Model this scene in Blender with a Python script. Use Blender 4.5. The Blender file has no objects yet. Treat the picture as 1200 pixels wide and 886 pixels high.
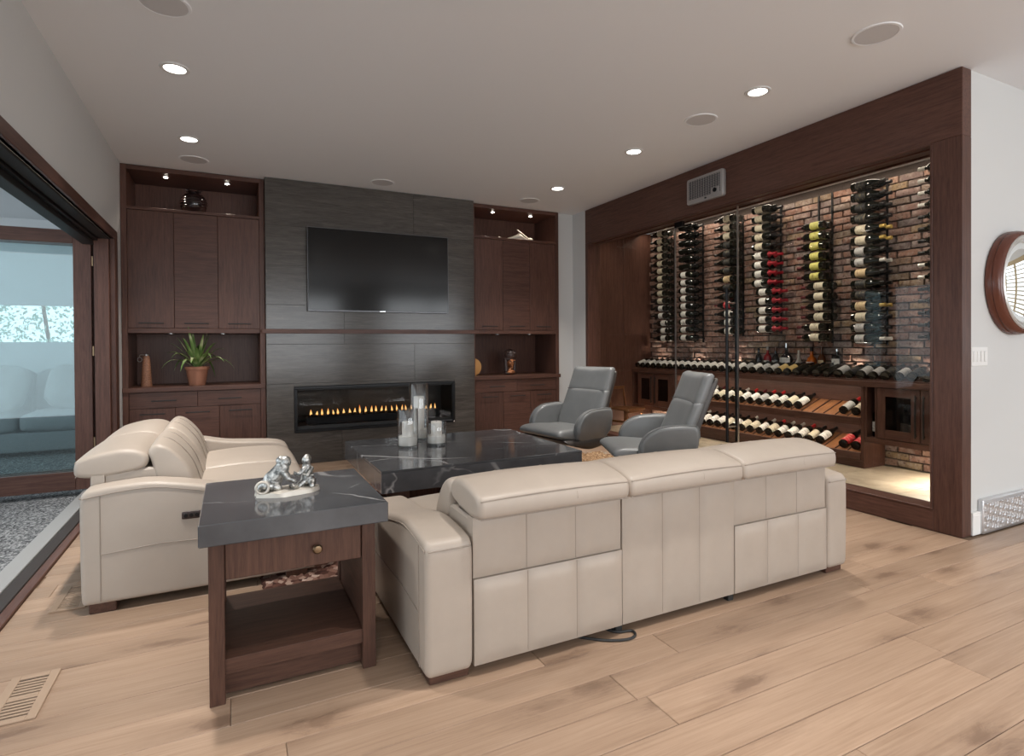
import bpy, bmesh, math, random
from mathutils import Vector, Matrix, Euler
random.seed(7)
C = bpy.context.scene.collection
SC = bpy.context.scene
PI = math.pi
# ------------------------------------------------------------------ camera
YAW, PITCH, ROLL = 0.459766, -0.0087185, -0.0065521
FPX, PPY, EYE = 665.05, 409.5, 1.15
fw = Vector((math.sin(YAW)*math.cos(PITCH), math.cos(YAW)*math.cos(PITCH), math.sin(PITCH)))
rt0 = Vector((math.cos(YAW), -math.sin(YAW), 0)); up0 = rt0.cross(fw)
rt = rt0*math.cos(ROLL)+up0*math.sin(ROLL); up = -rt0*math.sin(ROLL)+up0*math.cos(ROLL)
cam = bpy.data.cameras.new('camera'); camo = bpy.data.objects.new('camera', cam); C.objects.link(camo)
m = Matrix((rt, up, -fw)).transposed().to_4x4(); m.translation = Vector((0, 0, EYE)); camo.matrix_world = m
cam.sensor_width = 36; cam.lens = FPX*36/1200; cam.shift_y = -(443-PPY)/1200; cam.clip_start = 0.05; cam.clip_end = 200
SC.camera = camo
# ------------------------------------------------------------------ world, exposure, large lights
SC.view_settings.view_transform = 'Standard'; SC.view_settings.look = 'None'
SC.view_settings.gamma = 1; SC.view_settings.use_curve_mapping = False
SC.view_settings.exposure = -0.28
w = bpy.data.worlds.new('sky'); SC.world = w; w.use_nodes = True
bg = w.node_tree.nodes['Background']; bg.inputs[0].default_value = (0.84, 0.93, 1.0, 1); bg.inputs[1].default_value = 2.4

def area(name, loc, direction, sx, sy, power, col=(1, 1, 1), spread=180, shape='RECTANGLE'):
    l = bpy.data.lights.new(name, 'AREA'); l.shape = shape; l.size = sx; l.size_y = sy
    l.energy = power; l.color = col; l.spread = math.radians(spread)
    o = bpy.data.objects.new(name, l); C.objects.link(o); o.location = loc
    o.rotation_euler = Vector(direction).to_track_quat('-Z', 'Z' if abs(direction[2]) < .9 else 'Y').to_euler()
    return o
DAY = (0.96, 0.98, 1.0); WARM = (1.0, 0.86, 0.70); LAMP = (1.0, 0.955, 0.90)
# daylight entering through the rear and side windows of the room (see window_1..3)
area('daylight_rear_window', (1.2, -3.28, 1.45), (0, 1, 0.22), 2.5, 1.9, 92, DAY)
area('daylight_rear_window.001', (4.9, -3.28, 1.45), (0, 1, 0.22), 2.5, 1.9, 92, DAY)
# ------------------------------------------------------------------ helpers: materials
MATS = {}
class NB:
    def __init__(s, name, rough=.5, col=(.5, .5, .5), metal=0, spec=.5):
        s.m = bpy.data.materials.new(name); s.m.use_nodes = True; s.t = s.m.node_tree
        s.b = s.t.nodes['Principled BSDF']; s.out = s.t.nodes['Material Output']
        s.b.inputs['Roughness'].default_value = rough; s.b.inputs['Base Color'].default_value = (*col, 1)
        s.b.inputs['Metallic'].default_value = metal; s.b.inputs['Specular IOR Level'].default_value = spec
        MATS[name] = s.m
    def n(s, typ, **kw):
        nd = s.t.nodes.new(typ)
        for k, v in kw.items():
            if k in nd.inputs.keys():
                nd.inputs[k].default_value = v
            else:
                setattr(nd, k, v)
        return nd
    def l(s, a, b): s.t.links.new(a, b)
    def coords(s, scale=(1, 1, 1), jitter=0.0, kind='Object'):
        tc = s.n('ShaderNodeTexCoord'); mp = s.n('ShaderNodeMapping'); mp.inputs['Scale'].default_value = scale
        if jitter:
            oi = s.n('ShaderNodeObjectInfo'); mu = s.n('ShaderNodeVectorMath', operation='MULTIPLY')
            cb = s.n('ShaderNodeCombineXYZ')
            s.l(oi.outputs['Random'], cb.inputs[0]); s.l(oi.outputs['Random'], cb.inputs[1]); s.l(oi.outputs['Random'], cb.inputs[2])
            mu.inputs[1].default_value = (jitter*7.3, jitter*13.7, jitter*5.9); s.l(cb.outputs[0], mu.inputs[0])
            ad = s.n('ShaderNodeVectorMath', operation='ADD'); s.l(tc.outputs[kind], ad.inputs[0]); s.l(mu.outputs[0], ad.inputs[1])
            s.l(ad.outputs[0], mp.inputs['Vector'])
        else:
            s.l(tc.outputs[kind], mp.inputs['Vector'])
        return mp.outputs[0]
    def ramp(s, fac, stops):
        r = s.n('ShaderNodeValToRGB'); e = r.color_ramp.elements
        while len(e) < len(stops): e.new(.5)
        for i, (p, c) in enumerate(stops):
            e[i].position = p; e[i].color = (*c, 1) if len(c) == 3 else c
        s.l(fac, r.inputs[0]); return r.outputs[0]
    def noise(s, vec, scale, detail=3, rough=.5, dist=0):
        nd = s.n('ShaderNodeTexNoise'); nd.inputs['Scale'].default_value = scale; nd.inputs['Detail'].default_value = detail
        nd.inputs['Roughness'].default_value = rough; nd.inputs['Distortion'].default_value = dist
        s.l(vec, nd.inputs['Vector']); return nd.outputs['Fac']
    def voro(s, vec, scale, feat='F1', out='Distance', rnd=1):
        nd = s.n('ShaderNodeTexVoronoi', feature=feat); nd.inputs['Scale'].default_value = scale; nd.inputs['Randomness'].default_value = rnd
        s.l(vec, nd.inputs['Vector']); return nd.outputs[out]
    def mix(s, fac, a, b, mode='MIX'):
        mx = s.n('ShaderNodeMix', data_type='RGBA', blend_type=mode)
        for sock, v in ((mx.inputs[0], fac), (mx.inputs[6], a), (mx.inputs[7], b)):
            if isinstance(v, (int, float)): sock.default_value = v
            elif isinstance(v, tuple): sock.default_value = (*v, 1)
            else: s.l(v, sock)
        return mx.outputs[2]
    def math(s, op, a, b=0.0):
        nd = s.n('ShaderNodeMath', operation=op)
        for i, v in enumerate((a, b)):
            if isinstance(v, (int, float)): nd.inputs[i].default_value = v
            else: s.l(v, nd.inputs[i])
        return nd.outputs[0]
    def rnd(s): return s.n('ShaderNodeObjectInfo').outputs['Random']
    def color(s, c): s.l(c, s.b.inputs['Base Color'])
    def bump(s, h, strength=.3, dist=.002):
        bp = s.n('ShaderNodeBump'); bp.inputs['Strength'].default_value = strength; bp.inputs['Distance'].default_value = dist
        s.l(h, bp.inputs['Height']); s.l(bp.outputs[0], s.b.inputs['Normal'])
def lin(r, g, b):
    f = lambda v: (v/255/12.92) if v/255 <= .04045 else ((v/255+.055)/1.055)**2.4
    return (f(r), f(g), f(b))
def plain(name, col, rough=.5, metal=0, spec=.5, coat=0):
    n = NB(name, rough, col, metal, spec)
    if coat: n.b.inputs['Coat Weight'].default_value = coat; n.b.inputs['Coat Roughness'].default_value = .08
    return n.m
def paint(name, col):
    n = NB(name, .75, col, 0, .25); n.bump(n.noise(n.coords(), 220, 2), .06, .001); return n.m
def wood(name, c1, c2, axis, rough=.38, grain=1.0):
    n = NB(name, rough, c1, 0, .28)
    sc = {'X': (1.2, 22, 22), 'Y': (22, 1.2, 22), 'Z': (22, 22, 1.2)}[axis]
    v = n.coords(sc, 1.0)
    a = n.noise(v, 3.2*grain, 6, .62, .6); b = n.noise(v, 14*grain, 3, .6)
    f = n.mix(.35, a, b)
    c = n.ramp(f, [(.34, c2), (.52, c1), (.7, tuple(min(1, x*1.35) for x in c1))])
    r = n.math('MULTIPLY_ADD', n.rnd(), .22); r.node.inputs[2].default_value = .89
    hs = n.n('ShaderNodeHueSaturation'); n.l(c, hs.inputs['Color']); n.l(r, hs.inputs['Value'])
    n.color(hs.outputs[0]); n.bump(b, .10, .0015); return n.m
WD1, WD2 = (0.100, 0.047, 0.034), (0.060, 0.026, 0.019)
for ax in 'XYZ':
    wood('walnut_'+ax, WD1, WD2, ax)
    wood('table_wood_'+ax, (0.090, 0.044, 0.030), (0.052, 0.024, 0.017), ax, .42)
wood('rack_wood_X', (0.30, 0.13, 0.055), (0.19, 0.075, 0.03), 'X', .45)
wood('stool_wood', (0.20, 0.085, 0.035), (0.12, 0.05, 0.02), 'Z', .4)
paint('ceiling_paint', (0.78, 0.79, 0.81)); paint('wall_paint', (0.60, 0.60, 0.59)); paint('white_trim', (0.78, 0.77, 0.75))
paint('patio_paint', (0.62, 0.64, 0.65))
# oak planks
n = NB('oak_plank', .40, (.5, .35, .24), 0, .4)
v = n.coords((.8, 13, 13), 3.0)
g1 = n.noise(v, 1.5, 5, .6, 1.6); v2 = n.coords((2.2, 90, 90), 3.0); g2 = n.noise(v2, 1.6, 4, .65, .3)
base = n.ramp(n.mix(.5, g1, g2), [(.28, (.245, .155, .099)), (.43, (.322, .215, .146)), (.58, (.378, .260, .181)), (.76, (.435, .312, .226))])
hs = n.n('ShaderNodeHueSaturation'); n.l(base, hs.inputs['Color'])
rv = n.math('MULTIPLY_ADD', n.rnd(), .24); rv.node.inputs[2].default_value = .86; n.l(rv, hs.inputs['Value'])
vk = n.coords((1.5, 4.2, 4.2), 3.0); kd = n.voro(vk, .85); kd.node.voronoi_dimensions = '2D'
kz = n.noise(vk, 5, 5, .7, .6); ks = n.math('ADD', kd, n.math('MULTIPLY', kz, .42))
kn = n.ramp(ks, [(.250, (1, 1, 1)), (.290, (.70, .70, .70)), (.345, (.30, .30, .30)), (.52, (0, 0, 0))])
vs = n.coords((.55, 15, 15), 3.0)
streak = n.ramp(n.noise(vs, 1.5, 5, .68, 1.2), [(.56, (0, 0, 0)), (.66, (.5, .5, .5)), (.80, (1, 1, 1))])
kf = n.math('MULTIPLY', kn, .66); sf = n.math('MULTIPLY', streak, .40)
c = n.mix(sf, hs.outputs[0], (.22, .135, .085)); c = n.mix(kf, c, (.115, .065, .042)); n.color(c)
n.bump(g2, .10, .001)
plain('plank_joint', (.19, .125, .08), .8)
# dark veined stone
n = NB('veined_stone', .10, (.1, .1, .1), 0, .5)
v = n.coords((1, 1, 1), 2.0); d = n.noise(v, 3.5, 5, .6)
cl = n.ramp(d, [(.3, (.052, .053, .057)), (.7, (.098, .099, .104))])
wv = n.n('ShaderNodeTexWave', wave_type='BANDS', bands_direction='DIAGONAL'); wv.inputs['Scale'].default_value = .62
wv.inputs['Distortion'].default_value = 5.0; wv.inputs['Detail'].default_value = 4; wv.inputs['Detail Scale'].default_value = .9; wv.inputs['Detail Roughness'].default_value = .55
n.l(v, wv.inputs['Vector'])
vein = n.ramp(wv.outputs['Fac'], [(.0, (1, 1, 1)), (.002, (.7, .7, .7)), (.007, (0, 0, 0))])
brk = n.ramp(n.noise(v, 2.3, 2), [(.42, (0, 0, 0)), (.62, (1, 1, 1))])
dv = n.n('ShaderNodeVectorMath', operation='ADD'); sc3 = n.n('ShaderNodeVectorMath', operation='SCALE'); sc3.inputs['Scale'].default_value = .32
nc = n.n('ShaderNodeTexNoise'); nc.inputs['Scale'].default_value = 2.2; nc.inputs['Detail'].default_value = 4; n.l(v, nc.inputs['Vector'])
n.l(nc.outputs['Color'], sc3.inputs[0]); n.l(v, dv.inputs[0]); n.l(sc3.outputs[0], dv.inputs[1])
mp2 = n.n('ShaderNodeMapping'); mp2.inputs['Rotation'].default_value = (0, 0, .7); mp2.inputs['Scale'].default_value = (1.0, 2.3, 1.6); n.l(dv.outputs[0], mp2.inputs['Vector'])
ck = n.ramp(n.voro(mp2.outputs[0], 1.05, 'DISTANCE_TO_EDGE'), [(.0, (1, 1, 1)), (.004, (.7, .7, .7)), (.010, (0, 0, 0))])
brk2 = n.ramp(n.noise(v, 3.1, 3), [(.44, (0, 0, 0)), (.62, (1, 1, 1))])
vf = n.math('MAXIMUM', n.math('MULTIPLY', n.math('MULTIPLY', vein, brk), .8), n.math('MULTIPLY', n.math('MULTIPLY', ck, brk2), .62))
n.color(n.mix(vf, cl, (.60, .59, .58)))
# fireplace tile
n = NB('fire_tile', .17, (.08, .08, .08), 0, .35)
v = n.coords((1.3, 5, 15), 2.0)
a = n.noise(v, 1.7, 8, .72, 1.1); v9 = n.coords((3, 20, 60), 2.0); b = n.noise(v9, 2.6, 5, .75, .5)
cc = n.ramp(n.mix(.45, a, b), [(.30, (.036, .031, .027)), (.45, (.068, .060, .053)), (.57, (.100, .089, .079)), (.72, (.175, .156, .138))])
n.color(cc); n.bump(b, .12, .001)
plain('grout', (.17, .165, .16), .8)
# leathers
def leather(name, col, dark, rough):
    n = NB(name, rough, col, 0, .45); v = n.coords()
    b = n.voro(v, 420); wr = n.noise(v, 9, 4, .6)
    n.color(n.ramp(wr, [(.25, dark), (.7, col)]))
    n.bump(n.mix(.35, b, wr), .10, .002); return n.m
leather('cream_leather', (.415, .352, .296), (.39, .33, .276), .44)
leather('cream_leather_seam', (.31, .262, .218), (.28, .235, .195), .6)
leather('grey_leather', (.158, .162, .162), (.135, .139, .140), .34)
plain('grey_seam', (.07, .07, .07), .6); plain('chair_shell', (.045, .038, .034), .45)
# bricks
n = NB('brick_face', .85, (.3, .15, .1), 0, .2)
v = n.coords((1, 1, 1), 3.0); sp = n.noise(v, 16, 5, .7)
rc = n.ramp(n.rnd(), [(0, (.17, .075, .052)), (.16, (.22, .115, .082)), (.32, (.30, .17, .13)), (.46, (.135, .105, .105)), (.6, (.25, .175, .10)), (.74, (.31, .19, .15)), (.88, (.17, .135, .13)), (1, (.20, .105, .08))])
cc = n.mix(n.ramp(sp, [(.45, (0, 0, 0)), (.75, (.85, .85, .85))]), rc, (.38, .32, .29))
cc = n.mix(n.ramp(n.noise(v, 45, 3, .6), [(.52, (0, 0, 0)), (.7, (1, 1, 1))]), cc, (.10, .06, .05))
n.color(cc); n.bump(n.noise(v, 38, 5, .7), .55, .006)
n = NB('mortar', .95, (.075, .06, .055), 0, .1); n.bump(n.noise(n.coords(), 60, 4), .5, .006)
# cellar floor stone
n = NB('stone_tile', .35, (.5, .42, .33), 0, .4); v = n.coords((1, 1, 1), 2.0)
n.color(n.ramp(n.noise(v, 5, 6, .62, .8), [(.3, (.36, .29, .21)), (.5, (.48, .40, .30)), (.75, (.60, .52, .41))]))
plain('tile_grout', (.2, .165, .12), .8)
# outdoor aggregate
n = NB('aggregate', .8, (.2, .2, .2), 0, .3); v = n.coords()
n.color(n.ramp(n.voro(v, 95, out='Color'), [(.1, (.025, .027, .03)), (.5, (.14, .145, .15)), (.9, (.46, .46, .46))])); n.bump(n.voro(v, 95), .5, .004)
# simple ones
plain('black_metal', (.012, .012, .013), .35, .6); plain('black_gloss', (.004, .004, .004), .08, 0, .5); plain('matte_black', (.010, .010, .010), .55)
plain('channel_dark', (.045, .038, .036), .6, 0, .2); plain('tan_trim', (.42, .33, .19), .5); plain('sill_metal', (.34, .335, .33), .5, .1); plain('chrome', (.75, .75, .76), .12, 1); plain('brushed_metal', (.55, .54, .53), .32, 1); plain('aluminium', (.62, .62, .62), .4, .85)
plain('bronze_metal', (.26, .18, .11), .35, 1); n = NB('pewter', .42, (.5, .5, .5), 1); v = n.coords(); n.color(n.ramp(n.noise(v, 55, 4, .7), [(.35, (.10, .105, .105)), (.55, (.50, .50, .48)), (.7, (.78, .77, .74))])); n.bump(n.noise(v, 130, 3), .5, .002); plain('pewter_dark', (.16, .165, .165), .4, 1)
plain('pewter_base', (.62, .57, .50), .45, .5)
plain('white_plastic', (.74, .73, .71), .35); plain('speaker_grille', (.56, .55, .555), .7); plain('candle_wax', (.86, .83, .78), .45)
plain('terracotta', (.34, .145, .085), .75); plain('soil', (.05, .03, .02), .95)
plain('tv_screen', (.004, .004, .004), .12, 0, .35); plain('tv_frame', (.10, .10, .105), .3, .8)
plain('light_trim', (.66, .655, .65), .5); plain('vent_wood', (.345, .24, .165), .5); plain('vent_dark', (.03, .02, .015), .8)
plain('vase_ceramic', (.022, .012, .012), .14, 0, .6); plain('bone_white', (.66, .62, .54), .5); plain('cooler_grey', (.36, .345, .34), .4, .3)
plain('cooler_mesh', (.05, .05, .055), .5); plain('bust_copper', (.40, .165, .075), .28, .7); plain('bust_dark', (.035, .02, .018), .35)
plain('silver_frame', (.62, .605, .58), .3, .7); plain('plate_gold', (.35, .17, .05), .4, .5); plain('rubber', (.02, .02, .02), .6)
plain('patio_fabric', (.26, .265, .27), .9); plain('patio_pillow', (.36, .355, .35), .9); plain('silver_slat', (.66, .665, .68), .28, .75)
n = NB('wine_glass_dark', .06, (.007, .008, .006), 0, .5)
n = NB('mahogany', .25, (.11, .032, .018), 0, .5)
n = NB('cylinder_wood', .6, (.2, .09, .05)); n.color(n.ramp(n.voro(n.coords(), 120), [(.1, (.09, .04, .025)), (.6, (.30, .14, .08))]))
n = NB('leaf_green', .4, (.1, .25, .04)); v = n.coords((1, 1, 1), 1)
n.color(n.ramp(n.noise(v, 9, 2), [(.3, (.06, .12, .03)), (.52, (.16, .26, .07)), (.68, (.48, .50, .28)), (.85, (.62, .60, .42))]))
n = NB('hedge_leaf', .6, (.1, .3, .1)); n.color(n.ramp(n.noise(n.coords(), 4, 3), [(.3, (.22, .38, .30)), (.7, (.62, .78, .66))]))
n = NB('rug_pile', .95, (.2, .1, .08), 0, .1); v = n.coords()
n.color(n.ramp(n.voro(v, 34, out='Color'), [(.0, (.028, .012, .010)), (.4, (.105, .048, .036)), (.65, (.23, .13, .10)), (.85, (.46, .35, .29))]))
n = NB('shag_pile', .95, (.3, .2, .1), 0, .1); v = n.coords()
n.color(n.ramp(n.noise(v, 60, 4, .75), [(.32, (.06, .03, .016)), (.5, (.24, .14, .075)), (.68, (.52, .38, .24))]))
plain('shag_white', (.66, .60, .52), .95)
def emit(name, col, strength):
    n = NB(name, .5, (0, 0, 0)); n.b.inputs['Emission Color'].default_value = (*col, 1); n.b.inputs['Emission Strength'].default_value = strength; return n.m
emit('lamp_glow', (1, .95, .88), 9); emit('puck_glow', (1, .90, .78), 30); emit('led_glow', (1, .84, .66), 10)
n = NB('flame', .5, (0, 0, 0)); v = n.coords(); sx = n.n('ShaderNodeSeparateXYZ'); n.l(v, sx.inputs[0])
n.l(n.ramp(n.math('MULTIPLY', sx.outputs[2], 14.0), [(.0, (1, .30, .04)), (.3, (1, .62, .22)), (.75, (1, .42, .10)), (1, (.7, .16, .03))]), n.b.inputs['Emission Color'])
n.b.inputs['Emission Strength'].default_value = 2.2
def thin_glass(name, tint, refl=1.0, rough=.0):
    m = bpy.data.materials.new(name); m.use_nodes = True; t = m.node_tree; t.nodes.clear(); MATS[name] = m
    o = t.nodes.new('ShaderNodeOutputMaterial'); mx = t.nodes.new('ShaderNodeMixShader')
    tr = t.nodes.new('ShaderNodeBsdfTransparent'); gl = t.nodes.new('ShaderNodeBsdfGlossy'); lw = t.nodes.new('ShaderNodeLayerWeight'); lw.inputs['Blend'].default_value = .5
    pw_ = t.nodes.new('ShaderNodeMath'); pw_.operation = 'POWER'; pw_.inputs[1].default_value = 5; t.links.new(lw.outputs['Facing'], pw_.inputs[0])
    fr = t.nodes.new('ShaderNodeMath'); fr.operation = 'MULTIPLY_ADD'; fr.inputs[1].default_value = .96; fr.inputs[2].default_value = .035; t.links.new(pw_.outputs[0], fr.inputs[0])
    tr.inputs[0].default_value = (*tint, 1); gl.inputs['Roughness'].default_value = rough
    mu = t.nodes.new('ShaderNodeMath'); mu.operation = 'MULTIPLY'; mu.inputs[1].default_value = refl; mu.use_clamp = True
    t.links.new(fr.outputs[0], mu.inputs[0]); t.links.new(mu.outputs[0], mx.inputs[0])
    t.links.new(tr.outputs[0], mx.inputs[1]); t.links.new(gl.outputs[0], mx.inputs[2]); t.links.new(mx.outputs[0], o.inputs[0])
thin_glass('clear_glass', (.95, .96, .955), .5); thin_glass('vase_glass', (.975, .98, .98), 2.6); thin_glass('door_glass', (.90, .95, .955), 1.8)
thin_glass('smoke_glass', (.68, .64, .6), .8); thin_glass('amber_glass', (.85, .30, .05), 1.2); thin_glass('fire_glass', (.85, .85, .85), .6)
plain('mirror_glass', (.9, .9, .88), .01, 1)
plain('red_liquor', (.22, .008, .012), .08, 0, .6); plain('black_liquor', (.012, .010, .010), .08, 0, .6); plain('brown_liquor', (.10, .032, .012), .08, 0, .6); plain('orange_liquor', (.48, .115, .014), .08, 0, .6)
plain('clear_spirit', (.36, .34, .31), .06, 0, .6)
for nm, c1, c2 in (('label_cream', (.60, .55, .43), (.2, .15, .1)), ('label_white', (.70, .69, .66), (.2, .2, .2)), ('label_yellow', (.56, .54, .16), (.25, .2, .05)), ('label_tan', (.55, .42, .25), (.15, .08, .04)), ('label_grey', (.42, .42, .42), (.1, .1, .1)), ('label_gold', (.45, .33, .13), (.12, .06, .02)), ('label_red', (.42, .02, .03), (.6, .5, .4)), ('label_dark', (.02, .02, .022), (.2, .17, .1))):
    n = NB(nm, .6, c1); v = n.coords((6, 6, 40), 1.0)
    n.color(n.mix(n.ramp(n.noise(v, 3.0, 1), [(.60, (0, 0, 0)), (.66, (.8, .8, .8))]), c1, c2))
for nm, c in (('foil_red', (.28, .012, .022)), ('foil_black', (.012, .011, .012)), ('foil_gold', (.48, .34, .09)), ('foil_white', (.62, .61, .58)), ('foil_maroon', (.10, .012, .016)), ('foil_scarlet', (.55, .02, .025))):
    plain(nm, c, .35, .2)
# ------------------------------------------------------------------ helpers: geometry
ORG = {}
def link(o, parent=None):
    C.objects.link(o)
    if parent is not None: o.parent = parent
    return o
def tag(o, label=None, cat=None, group=None, kind=None):
    if label: o['label'] = label
    if cat: o['category'] = cat
    if group: o['group'] = group
    if kind: o['kind'] = kind
    return o
def thing(name, label, cat, loc=(0, 0, 0), rz=0, group=None, kind=None):
    o = bpy.data.objects.new(name, None); o.empty_display_size = .05; link(o)
    o.location = loc; o.rotation_euler = (0, 0, rz); ORG[o.name] = Vector(loc)
    return tag(o, label, cat, group, kind)
def mesh(name, verts, faces, mat, smooth=False, angle=None):
    me = bpy.data.meshes.new(name); me.from_pydata([tuple(v) for v in verts], [], faces); me.update()
    if mat: me.materials.append(MATS[mat])
    fix(me, smooth, angle); return me
def fix(me, smooth, angle=None):
    bm = bmesh.new(); bm.from_mesh(me); bmesh.ops.recalc_face_normals(bm, faces=bm.faces); bm.to_mesh(me); bm.free()
    if smooth:
        me.polygons.foreach_set('use_smooth', [True]*len(me.polygons))
        if angle:
            me.set_sharp_from_angle(angle=math.radians(angle))
def put(name, me, parent=None, loc=(0, 0, 0), rot=(0, 0, 0), scale=None):
    """place mesh; loc is given in world axes when the parent is unrotated"""
    o = bpy.data.objects.new(name, me); link(o, parent); loc = Vector(loc)
    ORG[o.name] = loc.copy()
    o.location = loc-(ORG[parent.name] if parent is not None else Vector((0, 0, 0)))
    o.rotation_euler = rot
    if scale: o.scale = scale
    return o
def sub(name, me, parent, loc=(0, 0, 0), rot=(0, 0, 0), scale=None):
    """place mesh in the parent's local frame"""
    o = bpy.data.objects.new(name, me); link(o, parent); o.location = loc; o.rotation_euler = rot
    ORG[o.name] = Vector(loc)
    if scale: o.scale = scale
    return o
BOXC = {}
def box_mesh(sx, sy, sz, mat, bev=.002, seg=1, var=0):
    key = (round(sx, 4), round(sy, 4), round(sz, 4), mat, bev, seg, var)
    if key in BOXC: return BOXC[key]
    bm = bmesh.new(); bmesh.ops.create_cube(bm, size=1); bmesh.ops.scale(bm, vec=(sx, sy, sz), verts=bm.verts)
    b = min(bev, min(sx, sy, sz)*.45)
    if b > 0: bmesh.ops.bevel(bm, geom=bm.edges[:], offset=b, segments=seg, profile=.5, affect='EDGES')
    if var:
        rr = random.Random(var*77)
        for vt in bm.verts: vt.co += Vector([rr.uniform(-1, 1)*.0035 for _ in range(3)])
    me = bpy.data.meshes.new('box'); bm.to_mesh(me); bm.free(); me.materials.append(MATS[mat])
    if seg > 1: me.polygons.foreach_set('use_smooth', [True]*len(me.polygons)); me.set_sharp_from_angle(angle=math.radians(50))
    BOXC[key] = me; return me
def box(name, lo, hi, mat, parent=None, bev=.002, seg=1):
    lo, hi = [min(a, b) for a, b in zip(lo, hi)], [max(a, b) for a, b in zip(lo, hi)]
    s = [b-a for a, b in zip(lo, hi)]
    return put(name, box_mesh(*s, mat, bev, seg), parent, [(a+b)/2 for a, b in zip(lo, hi)])
def lbox(name, lo, hi, mat, parent, bev=.002, seg=1):
    s = [b-a for a, b in zip(lo, hi)]
    return sub(name, box_mesh(*s, mat, bev, seg), parent, [(a+b)/2 for a, b in zip(lo, hi)])
def lathe_mesh(prof, mat, n=24, a0=0, a1=2*PI, smooth=True, angle=40):
    full = abs(a1-a0-2*PI) < 1e-6; V = []; F = []; k = n if full else n+1
    for r, z in prof:
        for i in range(k):
            a = a0+(a1-a0)*i/n; V.append((r*math.cos(a), r*math.sin(a), z))
    for j in range(len(prof)-1):
        for i in range(n):
            i2 = (i+1) % k; F.append((j*k+i, j*k+i2, (j+1)*k+i2, (j+1)*k+i))
    if full:
        if prof[0][0] > 1e-5: F.append(tuple(range(k-1, -1, -1)))
        if prof[-1][0] > 1e-5: F.append(tuple((len(prof)-1)*k+i for i in range(k)))
    me = mesh('lathe', V, F, mat)
    bm = bmesh.new(); bm.from_mesh(me); bmesh.ops.remove_doubles(bm, verts=bm.verts, dist=1e-5); bm.to_mesh(me); bm.free()
    fix(me, smooth, angle); return me
def tube_mesh(pts, r, mat, n=8, closed=False):
    pts = [Vector(p) for p in pts]; V = []; F = []; N = len(pts); rs = r if isinstance(r, (list, tuple)) else [r]*N
    prev = None
    for i, p in enumerate(pts):
        if closed: t = (pts[(i+1) % N]-pts[i-1]).normalized()
        else: t = (pts[min(i+1, N-1)]-pts[max(i-1, 0)]).normalized()
        if prev is None:
            a = Vector((0, 0, 1)) if abs(t.z) < .9 else Vector((1, 0, 0)); u = t.cross(a).normalized()
        else:
            u = (prev-t*prev.dot(t)).normalized()
        prev = u; w2 = t.cross(u)
        for k in range(n):
            a = 2*PI*k/n; V.append(p+(u*math.cos(a)+w2*math.sin(a))*rs[i])
    for i in range(N if closed else N-1):
        for k in range(n):
            j = (i+1) % N; F.append((i*n+k, i*n+(k+1) % n, j*n+(k+1) % n, j*n+k))
    if not closed: F.append(tuple(range(n))[::-1]); F.append(tuple((N-1)*n+k for k in range(n)))
    return mesh('tube', V, F, mat, True, 50)
def spline(ctrl, n=6, closed=True):
    out = []; N = len(ctrl)
    for i in range(N if closed else N-1):
        if closed: p = [Vector(ctrl[(i+k) % N]) for k in (-1, 0, 1, 2)]
        else: p = [Vector(ctrl[min(max(i+k, 0), N-1)]) for k in (-1, 0, 1, 2)]
        for j in range(n):
            t = j/n; out.append(.5*((2*p[1])+(-p[0]+p[2])*t+(2*p[0]-5*p[1]+4*p[2]-p[3])*t*t+(-p[0]+3*p[1]-3*p[2]+p[3])*t**3))
    if not closed: out.append(Vector(ctrl[-1]))
    return out
def loft_mesh(prof, x0, x1, r, mat, nx=3, nr=4, bulge=0, smooth=True, warp=None):
    """closed (y,z) profile swept along x with rounded ends"""
    ys = [p[0] for p in prof]; zs = [p[1] for p in prof]
    cy, cz = (min(ys)+max(ys))/2, (min(zs)+max(zs))/2; hy, hz = (max(ys)-min(ys))/2, (max(zs)-min(zs))/2
    st = []
    for i in range(nr+1):
        a = i/nr*PI/2; st.append((x0+r*(1-math.sin(a)), r*(1-math.cos(a))))
    st = st[::1]; st = [(x0+r*(1-math.cos(i/nr*PI/2)), r*(1-math.sin(i/nr*PI/2))) for i in range(nr+1)]
    mid = [(x0+r+(x1-x0-2*r)*k/nx, 0) for k in range(1, nx)]
    en = [(x1-(s[0]-x0), s[1]) for s in st[::-1]]
    V = []; F = []; K = len(prof); allst = st+mid+en
    for x, ins in allst:
        t = (x-x0)/(x1-x0); bz = bulge*(1-(2*t-1)**2)
        for y, z in prof:
            p = Vector((x, cy+(y-cy)*max(.02, 1-ins/hy), cz+(z-cz)*max(.02, 1-ins/hz)+bz*max(0, (z-cz)/hz)))
            V.append(warp(p) if warp else p)
    for j in range(len(allst)-1):
        for i in range(K):
            F.append((j*K+i, j*K+(i+1) % K, (j+1)*K+(i+1) % K, (j+1)*K+i))
    F.append(tuple(range(K))[::-1]); F.append(tuple((len(allst)-1)*K+i for i in range(K)))
    return mesh('loft', V, F, mat, smooth, 60)
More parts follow.
